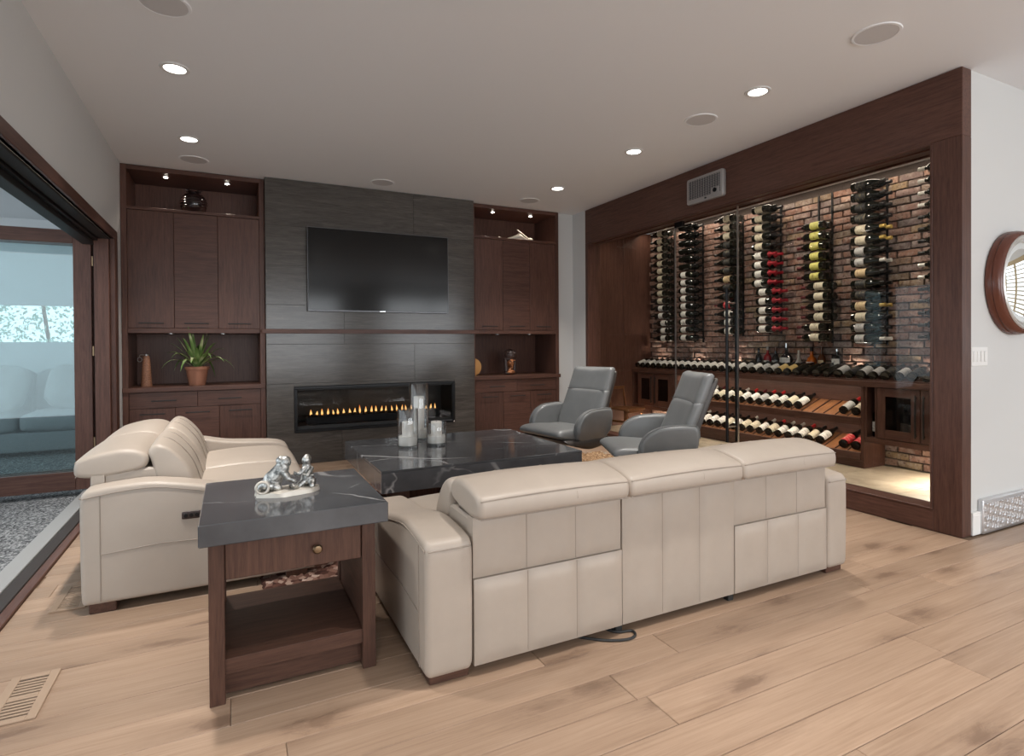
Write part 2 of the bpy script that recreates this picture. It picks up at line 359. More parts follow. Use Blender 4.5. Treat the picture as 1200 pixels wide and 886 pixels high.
def cushion_mesh(sx, sy, sz, r, mat, puff=0, n=10, warp=None):
    """rounded box with puffed faces, centred"""
    bm = bmesh.new(); bmesh.ops.create_cube(bm, size=2); bmesh.ops.subdivide_edges(bm, edges=bm.edges[:], cuts=n, use_grid_fill=True)
    h = Vector((sx/2, sy/2, sz/2))
    for vt in bm.verts:
        p = vt.co.copy()
        q = Vector([math.copysign(abs(c)**.8, c)*hh for c, hh in zip(p, h)])
        inner = Vector([max(-(hh-r), min(hh-r, c)) for c, hh in zip(q, h)])
        dlt = q-inner
        if dlt.length > 1e-6:
            mxc = max(abs(dlt.x), abs(dlt.y), abs(dlt.z)); dlt = dlt.normalized()*mxc
        q = inner+dlt
        if puff:
            u, v2, w2 = p
            q.x += math.copysign(1, p.x)*puff*.5*(1-v2*v2)*(1-w2*w2)*(abs(p.x) > .99)
            q.y += math.copysign(1, p.y)*puff*.5*(1-u*u)*(1-w2*w2)*(abs(p.y) > .99)
            q.z += math.copysign(1, p.z)*puff*(1-u*u)*(1-v2*v2)*(abs(p.z) > .99)
        vt.co = warp(q) if warp else q
    me = bpy.data.meshes.new('cushion'); bm.to_mesh(me); bm.free(); me.materials.append(MATS[mat]); fix(me, True); return me
def strips_mesh(x0, x1, z0, z1, cuts, mat, t=.012, thick=.03, y=0.0):
    """upholstered panel facing -y with pillowed strips between vertical seams"""
    xs = [x0]+list(cuts)+[x1]; V = []; F = []; cols = []
    for a, b in zip(xs[:-1], xs[1:]):
        for k in range(9): cols.append((a+(b-a)*k/8, k/8))
    NZ = 12
    for x, s in cols:
        e = 1-abs(2*s-1)**9
        for j in range(NZ+1):
            q = j/NZ; f = 1-abs(2*q-1)**9
            V.append((x, y-t*e*f, z0+(z1-z0)*q))
    W = NZ+1
    for i in range(len(cols)-1):
        for j in range(NZ): F.append((i*W+j, (i+1)*W+j, (i+1)*W+j+1, i*W+j+1))
    b0 = len(V)
    for x in (x0, x1):
        for z in (z0, z1): V.append((x, y+thick, z))
    # back closing
    last = (len(cols)-1)*W
    F.append(tuple(range(0, W))+(b0+1, b0)); F.append(tuple(last+j for j in range(W))+(b0+3, b0+2))
    F.append(tuple(i*W for i in range(len(cols)))+(b0+2, b0)); F.append(tuple(i*W+NZ for i in range(len(cols)))+(b0+3, b0+1))
    F.append((b0, b0+1, b0+3, b0+2))
    return mesh('panel', V, F, mat, True, 45)
def join_bm(parts):
    """list of (mesh builder data) merged into one mesh: each = (mesh, matrix)"""
    bm = bmesh.new()
    for me, mx in parts:
        b2 = bmesh.new(); b2.from_mesh(me); bmesh.ops.transform(b2, matrix=mx, verts=b2.verts)
        tmp = bpy.data.meshes.new('tmp'); b2.to_mesh(tmp); b2.free(); bm.from_mesh(tmp); bpy.data.meshes.remove(tmp)
    me = bpy.data.meshes.new('joined'); bm.to_mesh(me); bm.free(); me.materials.append(parts[0][0].materials[0]); return me
def T(x, y, z, rx=0, ry=0, rz=0, s=(1, 1, 1)):
    return Matrix.Translation((x, y, z)) @ Euler((rx, ry, rz)).to_matrix().to_4x4() @ Matrix.Diagonal((*s, 1))
def sphere_mesh(mat, seg=16, ring=10):
    bm = bmesh.new(); bmesh.ops.create_uvsphere(bm, u_segments=seg, v_segments=ring, radius=1); me = bpy.data.meshes.new('ball'); bm.to_mesh(me); bm.free()
    me.materials.append(MATS[mat]); me.polygons.foreach_set('use_smooth', [True]*len(me.polygons)); return me
def blobs(name, lst, mat, parent, loc=(0, 0, 0), rz=0, vox=.004):
    """blended figure: ellipsoids and capsules fused by a voxel remesh"""
    sp = sphere_mesh(mat); parts = []
    for it in lst:
        if len(it) == 6: x, y, z, a, b, c = it; parts.append((sp, T(x, y, z, s=(a, b, c))))
        else:
            p, q, r1, r2 = it; p = Vector(p); q = Vector(q)
            for k in range(7):
                f = k/6; pp = p.lerp(q, f); r = r1+(r2-r1)*f; parts.append((sp, T(*pp, s=(r, r, r))))
    o = sub(name, join_bm(parts), parent, loc, (0, 0, rz))
    md = o.modifiers.new('fuse', 'REMESH'); md.mode = 'VOXEL'; md.voxel_size = vox; md.use_smooth_shade = True
    sm = o.modifiers.new('smooth', 'SMOOTH'); sm.iterations = 2; sm.factor = .5
    return o
ORD = ['zero', 'first', 'second', 'third', 'fourth', 'fifth', 'sixth', 'seventh', 'eighth', 'ninth', 'tenth', 'eleventh', 'twelfth', 'thirteenth', 'fourteenth', 'fifteenth', 'sixteenth', 'seventeenth', 'eighteenth', 'nineteenth', 'twentieth']
def ordn(i):
    if i <= 20: return ORD[i]
    if i == 30: return 'thirtieth'
    if i == 40: return 'fortieth'
    return {2: 'twenty-', 3: 'thirty-', 4: 'forty-'}[i//10]+ORD[i % 10]
# ------------------------------------------------------------------ room dimensions
XL, XW, YC, YF, ZC = -0.852, 3.815, 5.932, 5.838, 2.75
XB, YEND = 5.50, 6.52          # brick face, far end of the cellar
YFR = 1.797                    # near end of the cellar front
YR, XR = -3.3, 7.4             # rear wall, far right wall
CELL = .15
# ------------------------------------------------------------------ setting
fl = tag(box('floor', (XL, YR, -.10), (XR, 6.6, -.008), 'plank_joint', None, 0), 'pale knotty oak plank floor of the living room', 'floor', kind='structure')
PW = .152; y = 1.61+PW*30; rr = random.Random(3)
row = 0; npl = 0; far = []
y_hi = 5.87
ytop = 1.61+PW*math.ceil((y_hi-1.61)/PW)
yy = ytop
while yy > -0.35:
    x = XL-rr.uniform(.0, 1.7); y0 = yy-PW
    while x < XR:
        ln = rr.uniform(1.1, 2.2)
        a, b = max(x, XL+.002), min(x+ln, 3.81 if (yy > 1.80) else XR)
        if b-a > .08:
            hi = min(yy, 5.9)
            vis = True
            if (yy < .9 and (a+b)/2 < -.2) or ((a+b)/2 > 5.2): vis = False
            if vis and npl < 290:
                box('plank', (a+.0008, y0+.0008, -.02), (b-.0008, hi-.0008, 0), 'oak_plank', fl, .0018); npl += 1
            else: far.append((a, b, y0, hi))
        x += ln
    yy -= PW
yb = yy
while yb > YR:
    x = XL-rr.uniform(0, 1.7)
    while x < XR:
        ln = rr.uniform(1.1, 2.2); a, b = max(x, XL+.002), min(x+ln, XR)
        if b-a > .05: far.append((a, b, max(yb-PW, YR), yb))
        x += ln
    yb -= PW
if far:
    o = put('far_planks', join_bm([(box_mesh(b-a-.0016, h-l-.0016, .02, 'oak_plank', .0018), T((a+b)/2, (l+h)/2, -.01)) for a, b, l, h in far]), fl); o['kind'] = 'stuff'
def struct(name, lo, hi, mat, label, cat, bev=0.0): return tag(box(name, lo, hi, mat, None, bev), label, cat, kind='structure')
struct('ceiling', (XL-.12, YR-.1, ZC), (XR+.1, 6.75, ZC+.1), 'ceiling_paint', 'smooth pale grey painted ceiling with recessed lights', 'ceiling')
# left wall, with a wide opening for the folding doors
OY0, OY1, OZ = 0.1, 5.57, 2.03
wl = thing('wall_left', 'white painted wall above and beside the folding door opening', 'wall', (XL, 0, 0), kind='structure')
box('lintel', (XL-.12, OY0, OZ), (XL, OY1, ZC), 'wall_paint', wl, 0)
box('end_pier', (XL-.12, OY1, 0), (XL, 6.62, ZC), 'wall_paint', wl, 0)
box('near_pier', (XL-.12, YR, 0), (XL, OY0, ZC), 'wall_paint', wl, 0)
struct('wall_back', (XL-.12, 6.48, 0), (XW+.03, 6.62, ZC), 'wall_paint', 'painted wall behind the built-in cabinets', 'wall')
wp = thing('wall_corner', 'white painted wall corner between the right cabinet and cellar front', 'wall', (3.70, 5.98, 0), kind='structure')
box('return_face', (3.58, 5.99, 0), (3.83, 6.48, ZC), 'wall_paint', wp, 0)
box('side_face', (3.816, 5.712, 0), (3.95, 6.50, ZC), 'wall_paint', wp, 0)
struct('wall_right', (3.912, 1.806, 0), (XR, 1.95, ZC), 'wall_paint', 'pale painted wall carrying the round mirror', 'wall')
# rear and far right walls with windows (seen in reflections only)
wr = thing('wall_rear', 'painted rear wall with two wide windows', 'wall', (3, YR, 0), kind='structure')
for i, (a, b, l, h) in enumerate(((XL-.12, -.1, 0, ZC), (2.5, 3.6, 0, ZC), (6.2, XR, 0, ZC), (-.1, 2.5, 0, .5), (-.1, 2.5, 2.4, ZC), (3.6, 6.2, 0, .5), (3.6, 6.2, 2.4, ZC))):
    box('wall_piece', (a, YR-.12, l), (b, YR, h), 'wall_paint', wr, 0)
for i, a in enumerate((-.1, 3.6)):
    wn = thing('window_%d' % (i+1), 'wide white framed window in the rear wall', 'window', (a+1.3, YR-.06, .5), kind='structure')
    for lo, hi in (((a, YR-.1, .5), (a+.06, YR-.02, 2.4)), ((a+2.54, YR-.1, .5), (a+2.6, YR-.02, 2.4)), ((a+.06, YR-.1, .5), (a+2.54, YR-.02, .56)), ((a+.06, YR-.1, 2.34), (a+2.54, YR-.02, 2.4)), ((a+1.27, YR-.1, .56), (a+1.33, YR-.02, 2.34))):
        box('window_frame', lo, hi, 'white_trim', wn)
wf = thing('wall_far', 'painted side wall with a shuttered window', 'wall', (XR, 0, 0), kind='structure')
for (a, b, l, h) in ((YR, -.75, 0, ZC), (1.35, 1.95, 0, ZC), (-.75, 1.35, 0, .7), (-.75, 1.35, 2.3, ZC)):
    box('wall_piece', (XR, a, l), (XR+.12, b, h), 'wall_paint', wf, 0)
w3 = thing('window_3', 'window with white louvred plantation shutters', 'window', (XR+.03, .3, .7), kind='structure')
for (a, b) in ((-.75, -.05), (-.05, .65), (.65, 1.35)):
    for lo, hi in (((XR, a, .7), (XR+.03, a+.06, 2.3)), ((XR, b-.06, .7), (XR+.03, b, 2.3)), ((XR, a+.06, .7), (XR+.03, b-.06, .8)), ((XR, a+.06, 2.2), (XR+.03, b-.06, 2.3))):
        box('shutter_frame', lo, hi, 'tan_trim', w3)
    me = box_mesh(.07, b-a-.13, .008, 'tan_trim', .001)
    for k in range(15): put('louver', me, w3, (XR+.015, (a+b)/2, .85+k*.092), (0, math.radians(-22), 0))
# baseboard and register on the mirror wall
bb = tag(box('baseboard_right', (3.914, 1.788, 0), (4.0, 1.806, .135), 'white_trim', None, .003), 'short white baseboard beside the wooden cellar front', 'baseboard', kind='structure')
box('cap_moulding', (3.914, 1.792, .112), (4.0, 1.786, .118), 'white_trim', bb, .001)
box('run', (4.9, 1.788, 0), (XR, 1.806, .135), 'white_trim', bb, .003)
vt = thing('wall_register', 'silver wall register with vertical fins at the floor', 'vent', (4.0, 1.79, 0))
box('frame_plate', (4.0, 1.775, .0), (4.9, 1.806, .205), 'silver_slat', vt, .006, 2)
bm_parts = {}
for k in range(30):
    x0 = 4.018+k*.029
    V = []; F = []
    for j in range(13):
        z = .022+.16*j/12; dx = .0035*math.sin(j*1.9+k)
        for dxx, yy2 in ((-.010, 1.776), (-.004+dx, 1.766), (.004+dx, 1.766), (.010, 1.776)): V.append((x0+dxx-4.0, yy2-1.79, z))
    for j in range(12):
        for q in range(3): F.append((j*4+q, j*4+q+1, (j+1)*4+q+1, (j+1)*4+q))
    sub('fin', mesh('fin', V, F, 'silver_slat'), vt)
# folding door opening: casing, head track, sill
def trim(i, label, pieces):
    t = thing('trim_%d' % i, label, 'trim', pieces[0][1], kind='structure')
    for nm, lo, hi, mat in pieces: box(nm, lo, hi, mat, t, .003)
trim(1, 'dark wood casing with black head track around the folding door opening', [
    ('head_casing', (XL-.02, OY0-.08, OZ), (XL+.016, OY1+.12, OZ+.075), 'walnut_Y'), ('side_casing', (XL-.02, OY1-.01, 0), (XL+.016, OY1+.12, OZ), 'walnut_Z'),
    ('near_casing', (XL-.02, OY0-.08, 0), (XL+.016, OY0, OZ), 'walnut_Z'),
    ('head_lining', (XL-.09, OY0, OZ-.012), (XL-.02, OY1, OZ+.01), 'matte_black'), ('head_rail', (XL-.12, OY0, OZ-.03), (XL-.09, OY1, OZ+.01), 'black_metal'),
    ('outer_head', (XL-.20, OY0, OZ-.06), (XL-.12, OY1, OZ+.01), 'matte_black'),
    ('side_jamb', (XL-.12, OY1-.05, 0), (XL-.02, OY1, OZ), 'walnut_Z')])
trim(2, 'wood and metal sill track of the folding doors', [
    ('wood_threshold', (XL-.045, OY0, -.02), (XL, OY1, .012), 'walnut_Y'), ('dark_channel', (XL-.105, OY0, -.02), (XL-.045, OY1, .018), 'channel_dark'),
    ('slot', (XL-.118, OY0, -.02), (XL-.105, OY1, .004), 'matte_black'), ('metal_strip', (XL-.21, OY0, -.02), (XL-.118, OY1, .014), 'sill_metal')])
# folding door panels, stacked at the far end of the opening
def door_panel(name, y, x0, x1, label, hinge=True):
    d = thing(name, label, 'door', ((x0+x1)/2, y, .015), kind='structure'); t = .022; z0, z1 = .02, OZ-.03+.07
    z1 = 2.075
    box('stile', (x1-.118, y-t, z0), (x1, y+t, z1), 'walnut_Z', d, .003); box('stile', (x0, y-t, z0), (x0+.118, y+t, z1), 'walnut_Z', d, .003)
    box('top_rail', (x0+.118, y-t, z1-.105), (x1-.118, y+t, z1), 'walnut_X', d, .003); box('bottom_rail', (x0+.118, y-t, z0), (x1-.118, y+t, .165), 'walnut_X', d, .003)
    box('pane', (x0+.112, y-.004, .16), (x1-.112, y+.004, z1-.1), 'door_glass', d, 0)
    for zz in (.35, 1.08, 1.8): box('hinge', (x1-.002, y-.012, zz), (x1+.012, y+.012, zz+.08), 'bronze_metal', d, .002)
door_panel('door_1', 5.58, -1.93, -.995, 'dark wood framed glass folding door panel swung open across the patio')
door_panel('door_2', 5.642, -1.92, -.965, 'second dark wood glass panel in the folded door stack')
door_panel('door_3', 5.704, -1.93, -.99, 'third dark wood glass panel in the folded door stack')
# patio
struct('patio_floor', (-7, -1, -.14), (XL-.20, 12, -.03), 'aggregate', 'grey exposed aggregate patio slab', 'floor')
pw = thing('patio_wall', 'pale patio end wall with a long opening', 'wall', (-4, 9, 0), kind='structure')
for lo, hi in (((-7, 9, -.03), (XL-.12, 9.15, 1.22)), ((-7, 9, 1.68), (XL-.12, 9.15, 2.9)), ((-7, 9, 1.22), (-4.2, 9.15, 1.68)), ((-1.25, 9, 1.22), (XL-.12, 9.15, 1.68))):
    box('wall_piece', lo, hi, 'patio_paint', pw, 0)
struct('patio_side_wall', (XL-.14, 6.62, -.03), (XL-.12, 9.0, 2.9), 'patio_paint', 'pale patio wall beyond the folded doors', 'wall')
struct('patio_ceiling', (-3.4, -1, 2.75), (XL-.12, 9.2, 2.85), 'patio_paint', 'pale soffit over the patio', 'ceiling')
# patio hedge; added sofa and pillows stand in for the room's reflection in the glass
hd = thing('hedge', 'bright green hedge growing beyond the patio wall', 'hedge', (-2.8, 10.4, -.03))
rr = random.Random(11); V = []; F = []
for i in range(9000):
    p = Vector((rr.uniform(-2.4, 2.4), rr.uniform(-.55, .55), rr.uniform(.1, 2.1))); a = Vector((rr.gauss(0, 1), rr.gauss(0, 1), rr.gauss(0, 1))).normalized()
    b = a.cross(Vector((rr.gauss(0, 1), rr.gauss(0, 1), rr.gauss(0, 1)))).normalized(); s = rr.uniform(.02, .045); k = len(V)
    V += [p-a*s, p+b*s*.5, p+a*s, p-b*s*.5]; F.append((k, k+1, k+2, k+3))
o = sub('foliage', mesh('foliage', V, F, 'hedge_leaf'), hd); o['kind'] = 'stuff'
for k in range(6): sub('stem', tube_mesh([(-2+k*.8, 0, 0), (-2+k*.8+.05, .03, 1), (-2+k*.8-.05, 0, 1.9)], .025, 'stool_wood', 6), hd)
ps = thing('patio_sofa', 'grey outdoor sofa seen through the folding door glass', 'sofa', (-2.3, 8.2, -.03))
lbox('base', (-1.3, -.4, .05), (1.0, .4, .26), 'patio_fabric', ps, .02, 3)
for k in range(3): sub('seat_cushion', cushion_mesh(.75, .7, .2, .06, 'patio_fabric', .03, 6), ps, (-.92+k*.77, -.06, .36))
for k in range(3): sub('back_cushion', cushion_mesh(.75, .2, .5, .07, 'patio_fabric', .04, 6), ps, (-.92+k*.77, .33, .66), (math.radians(-10), 0, 0))
for lo, hi in (((-1.4, -.4, .05), (-1.3, .42, .62)), ((1.0, -.4, .05), (1.1, .42, .62))): lbox('arm', lo, hi, 'patio_fabric', ps, .02, 3)
for k, (x, rz) in enumerate(((-.85, .3), (.02, -.3), (.66, .2))):
    tag(put('throw_pillow', cushion_mesh(.46, .16, .44, .07, 'patio_pillow', .05, 6), None, (-2.3+x, 8.16, .69), (math.radians(-22), .1*k, rz)), ['square pale pillow at the far end of the patio sofa', 'square pale pillow on the middle of the patio sofa', 'square pale pillow against the near arm of the patio sofa'][k], 'pillow')
# ------------------------------------------------------------------ built-in cabinets
def handle(parent, xc, z, half=.097):
    y = YC-.022
    h = box('handle', (xc-half, y-.008, z-.005), (xc+half, y, z+.005), 'matte_black', parent, .002)
    for s in (-1, 1): box('handle_post', (xc+s*half*.86-.004, y, z-.004), (xc+s*half*.86+.004, YC-.0, z+.004), 'matte_black', h, .0005)
def cabinet(x0, x1, side, label):
    c = thing('built_in_cabinet', label, 'cabinet', ((x0+x1)/2, YC+.25, 0)); yb = 6.46; s = .045
    box('side_panel', (x0, YC-.003, 0), (x0+s, yb, ZC-.004), 'walnut_Z', c); box('side_panel', (x1-s, YC-.003, 0), (x1, yb, ZC-.004), 'walnut_Z', c)
    box('top_panel', (x0+s, YC-.003, 2.705), (x1-s, yb, ZC-.004), 'walnut_X', c)
    box('back_panel', (x0+s, yb-.012, .08), (x1-s, yb, 2.705), 'walnut_Z', c)
    box('niche_shelf', (x0+s, YC-.003, 2.358), (x1-s, yb-.012, 2.385), 'walnut_X', c)
    box('display_shelf', (x0+s, YC-.006, 1.272), (x1-s, yb-.012, 1.314), 'walnut_X', c)
    box('countertop', (x0-.0, YC-.020, .748), (x1+(.014 if side > 0 else 0), yb-.012, .790), 'walnut_X', c, .003)
    box('base_body', (x0+s, YC+.02, .08), (x1-s, yb-.012, .748), 'walnut_Z', c); box('upper_body', (x0+s, YC+.02, 1.314), (x1-s, yb-.012, 2.358), 'walnut_Z', c)
    box('toe_kick', (x0+s, YC+.05, 0), (x1-s, YC+.07, .08), 'matte_black', c)
    a, b = x0+s, x1-s; wd = (b-a)/3
    for k in range(3):
        d = box('door', (a+k*wd+.0015, YC, 1.316), (a+(k+1)*wd-.0015, YC+.02, 2.355), 'walnut_X' if k == 1 else 'walnut_Z', c); handle(d, a+(k+.5)*wd, 1.36)
        d = box('door', (a+k*wd+.0015, YC, .085), (a+(k+1)*wd-.0015, YC+.02, .598), 'walnut_X' if k == 1 else 'walnut_Z', c); handle(d, a+(k+.5)*wd, .552)
    for k in range(2):
        d = box('drawer', (a+k*(b-a)/2+.0015, YC, .603), (a+(k+1)*(b-a)/2-.0015, YC+.02, .742), 'walnut_X', c); handle(d, a+(k+.5)*(b-a)/2, .668)
    for k, f in enumerate((.27, .745)):
        px = a+(b-a)*f
        p = put('puck_light', lathe_mesh([(.032, 0), (.032, -.006), (.02, -.008), (0.0, -.008)], 'brushed_metal', 16), c, (px, 6.06, 2.705))
        put('puck_lens', lathe_mesh([(.018, 0), (.018, -.003), (0, -.004)], 'puck_glow', 12), p, (px, 6.06, 2.697))
        l = bpy.data.lights.new('puck_beam', 'SPOT'); l.energy = 9; l.spot_size = math.radians(105); l.spot_blend = .7; l.shadow_soft_size = .018; l.color = WARM
        lo = bpy.data.objects.new('puck_beam', l); C.objects.link(lo); lo.location = (px, 6.06, 2.685)
    # counter display lamps
    for f in (.3, .7):
        px = a+(b-a)*f
        p = put('puck_light', lathe_mesh([(.028, 0), (.028, -.006), (0.0, -.007)], 'brushed_metal', 14), c, (px, 6.02, 1.272))
        l = bpy.data.lights.new('puck_beam', 'SPOT'); l.energy = 1.2; l.spot_size = math.radians(120); l.spot_blend = .8; l.shadow_soft_size = .02; l.color = WARM
        lo = bpy.data.objects.new('puck_beam', l); C.objects.link(lo); lo.location = (px, 6.02, 1.255)
    return c
cabinet(XL+.002, .2965, -1, 'dark walnut built-in cabinet holding the potted plant and black vase')
cabinet(2.4275, 3.575, 1, 'dark walnut built-in cabinet holding the carved bust and white sculpture')
# ------------------------------------------------------------------ fireplace
fp = thing('fireplace', 'floor to ceiling fireplace of dark streaked tile with long gas burner', 'fireplace', (1.36, 6.1, 0))
FX0, FX1 = .303, 2.421; OX0, OX1, Z0, Z1 = .542, 2.188, .306, .756
for nm, lo, hi in (('core', (FX0, YF+.012, 0), (OX0, 6.46, ZC-.003)), ('core', (OX1, YF+.012, 0), (FX1, 6.46, ZC-.003)), ('core', (OX0, YF+.012, Z1), (OX1, 6.46, ZC-.003)), ('core', (OX0, YF+.012, 0), (OX1, 6.46, Z0)), ('core', (OX0, 6.25, Z0), (OX1, 6.46, Z1))):
    box(nm, lo, hi, 'grout', fp, 0)
rows = [0, Z0, .787, 1.166, 1.545, 1.924, 2.303, ZC-.003]
offs = [.988, None, 1.741, 1.02, 1.741, 1.02, 1.741]
def tile(x0, x1, z0, z1):
    if x1-x0 > .02 and z1-z0 > .005: box('tile', (x0+.001, YF, z0+.001), (x1-.001, YF+.013, z1-.001), 'fire_tile', fp, .001)
for r, (a, b) in enumerate(zip(rows[:-1], rows[1:])):
    if r == 1:
        tile(FX0, OX0, a, b); tile(OX1, FX1, a, b); tile(OX0, OX1, Z1, b)
    else: tile(FX0, offs[r], a, b); tile(offs[r], FX1, a, b)
for x in (FX0, FX1):
    for a, b in zip(rows[:-1], rows[1:]): box('side_tile', (x-.004, YF+.001, a+.001), (x+.004, YC+.3, b-.001), 'fire_tile', fp, .001)
# insert
ins = [((OX0, YF-.012, Z1-.028), (OX1, YF+.02, Z1)), ((OX0, YF-.012, Z0), (OX1, YF+.02, Z0+.028)), ((OX0, YF-.012, Z0+.028), (OX0+.03, YF+.02, Z1-.028)), ((OX1-.03, YF-.012, Z0+.028), (OX1, YF+.02, Z1-.028))]
for lo, hi in ins: box('frame_bar', lo, hi, 'black_metal', fp, .003)
box('firebox_back', (OX0, 6.20, Z0), (OX1, 6.25, Z1), 'matte_black', fp, 0); box('firebox_floor', (OX0, YF+.02, Z0), (OX1, 6.2, Z0+.06), 'matte_black', fp, 0)
box('firebox_roof', (OX0, YF+.02, Z1-.04), (OX1, 6.2, Z1-.002), 'matte_black', fp, 0)
box('firebox_side', (OX0, YF+.02, Z0+.06), (OX0+.03, 6.2, Z1-.04), 'matte_black', fp, 0); box('firebox_side', (OX1-.03, YF+.02, Z0+.06), (OX1, 6.2, Z1-.04), 'matte_black', fp, 0)
box('burner', (OX0+.12, 5.96, Z0+.06), (OX1-.12, 6.04, Z0+.135), 'black_metal', fp, .004)
rr = random.Random(4); V = []; F = []
sp = sphere_mesh('matte_black', 6, 4)
o = put('ember_glass', join_bm([(sp, T(rr.uniform(OX0+.13, OX1-.13)-1.36, rr.uniform(5.93, 6.07)-6.1, Z0+.138+rr.uniform(0, .01), s=(.012, .012, .009))) for _ in range(260)]), fp, fp.location); o['kind'] = 'stuff'
box('fire_pane', (OX0+.03, YF+.022, Z0+.03), (OX1-.03, YF+.026, Z1-.03), 'fire_glass', fp, 0)
nf = 25
for k in range(nf):
    h = rr.uniform(.045, .075)*(1.35 if k in (8, 9, 10) else 1); r = .011*rr.uniform(.8, 1.15); lean = rr.uniform(-.35, .35)
    pr = [(0, 0), (r*.7, h*.08), (r, h*.22), (r*.85, h*.45), (r*.45, h*.72), (.0, h)]
    me = lathe_mesh(pr, 'flame', 8)
    for vt in me.vertices: vt.co.x += lean*.012*(vt.co.z/h)**2*2
    put('flame', me, fp, (OX0+.165+(OX1-OX0-.33)*k/(nf-1)+rr.uniform(-.008, .008), 6.0, Z0+.14))
l = bpy.data.lights.new('fire_light', 'AREA'); l.energy = .5; l.color = (1, .5, .18); l.shape = 'RECTANGLE'; l.size = 1.3; l.size_y = .04
lo = bpy.data.objects.new('fire_light', l); C.objects.link(lo); lo.location = (1.36, 5.98, Z0+.19); lo.rotation_euler = (math.radians(75), 0, 0)
knob = put('control_button', lathe_mesh([(.010, 0), (.010, .006), (0, .007)], 'chrome', 12), fp, (OX1-.015, YF-.012, Z0+.014), (PI/2, 0, 0))
# mantel
mt = thing('mantel_shelf', 'thin dark walnut mantel board across the tiled fireplace', 'shelf', (1.36, YF, 1.268))
box('board', (.262, YF-.028, 1.270), (2.462, YF-.001, 1.312), 'walnut_X', mt, .002)
# television
tv = thing('television', 'large flat black television mounted on the tiled chimney breast', 'television', (1.38, YF-.03, 1.49))
TX0, TX1, TZ0, TZ1, TY = .668, 2.104, 1.487, 2.303, YF-.052
box('screen', (TX0+.006, TY-.003, TZ0+.014), (TX1-.006, TY+.004, TZ1-.006), 'tv_screen', tv, .001)
box('back_housing', (TX0+.002, TY+.004, TZ0+.002), (TX1-.002, TY+.03, TZ1-.002), 'matte_black', tv, .004)
for lo, hi in (((TX0, TY-.006, TZ0), (TX1, TY+.02, TZ0+.014)), ((TX0, TY-.006, TZ1-.006), (TX1, TY+.02, TZ1)), ((TX0, TY-.006, TZ0+.014), (TX0+.006, TY+.02, TZ1-.006)), ((TX1-.006, TY-.006, TZ0+.014), (TX1, TY+.02, TZ1-.006))):
    box('bezel', lo, hi, 'tv_frame', tv, .001)
box('badge', (1.36, TY-.008, TZ0+.003), (1.42, TY-.006, TZ0+.011), 'chrome', tv, .0005)
box('wall_bracket', (1.1, TY+.03, 1.7), (1.68, YF, 2.1), 'black_metal', tv)
# cabinet ornaments
vs_ = thing('round_vase', 'round glossy black ceramic vase on the top cabinet niche', 'vase', (-.30, 6.10, 2.385))
sub('body', lathe_mesh([(.0, 0), (.06, 0), (.075, .01), (.105, .055), (.114, .10), (.104, .145), (.07, .185), (.045, .20), (.042, .205), (.05, .214), (.046, .217), (.036, .21), (.036, .2), (0, .19)], 'vase_ceramic', 32), vs_)
for k in range(7): sub('ring', tube_mesh([(math.cos(a)*r, math.sin(a)*r, z) for a in [2*PI*q/32 for q in range(32)] for r, z in [[(.0995, .045), (.1095, .07), (.1145, .095), (.1125, .118), (.1055, .142), (.092, .164), (.074, .183)][k]]], .0022, 'vase_ceramic', 6, True), vs_)
for s in (-1, 1): sub('lug', tube_mesh([(s*.05, 0, .205), (s*.062, 0, .225), (s*.04, 0, .232), (s*.03, 0, .215)], .007, 'vase_ceramic', 8), vs_)
cd = tag(put('coaster', lathe_mesh([(0, 0), (.035, 0), (.035, .006), (0, .006)], 'bone_white', 16), None, (-.52, 6.02, 2.385)), 'small pale disc lying beside the black vase', 'disc')
pt = thing('potted_plant', 'striped strap-leaf plant in a terracotta pot on the counter', 'plant', (-.285, 6.06, .790))
pot = sub('pot', lathe_mesh([(0, 0), (.066, 0), (.070, .01), (.092, .145), (.101, .147), (.103, .172), (.096, .174), (.090, .15), (0, .148)], 'terracotta', 28), pt)
sub('soil', lathe_mesh([(0, .150), (.089, .150), (.089, .156), (0, .160)], 'soil', 20), pt)
rr = random.Random(21)
def leaf(az, L, rise, droop, wd):
    V = []; F = []; N = 10
    for i in range(N+1):
        t = i/N; r = L*(t-.12*t*t); z = .15+rise*t-droop*t*t*t; wv = wd*math.sin(PI*min(1, .12+t*.88))**.7*(1-.3*t)+.001
        for s in (-1, 0, 1):
            V.append((math.cos(az)*r-math.sin(az)*wv*s, math.sin(az)*r+math.cos(az)*wv*s, z+abs(s)*wv*.35))
    for i in range(N):
        for q in range(2): F.append((i*3+q, i*3+q+1, i*3+q+4, i*3+q+3))
    return mesh('leaf', V, F, 'leaf_green', True)
for k in range(30):
    az = k*2.399+rr.uniform(-.2, .2); lay = k/29
    L = .36-.22*lay+rr.uniform(-.03, .03); rise = .20+.16*lay+rr.uniform(0, .07); droop = (.26+rr.uniform(-.06, .08))*(1-lay*.9)
    if math.sin(az) > .3: L *= .75
    sub('leaf', leaf(az, L, rise, droop, .0165+rr.uniform(0, .004)), pt)
wc = thing('carved_bottle', 'tall tapered wooden flask with a small metal clasp on the counter', 'flask', (-.69, 6.09, .790))
sub('body', lathe_mesh([(0, 0), (.043, 0), (.044, .01), (.033, .2), (.027, .27), (.022, .278), (0, .28)], 'cylinder_wood', 20), wc)
sub('cap', lathe_mesh([(0, .279), (.020, .279), (.018, .292), (0, .295)], 'brushed_metal', 16), wc)
sub('clasp', tube_mesh([(-.018, -.005, .288), (-.048, -.005, .288), (-.052, -.005, .262)], .0035, 'brushed_metal', 6), wc)
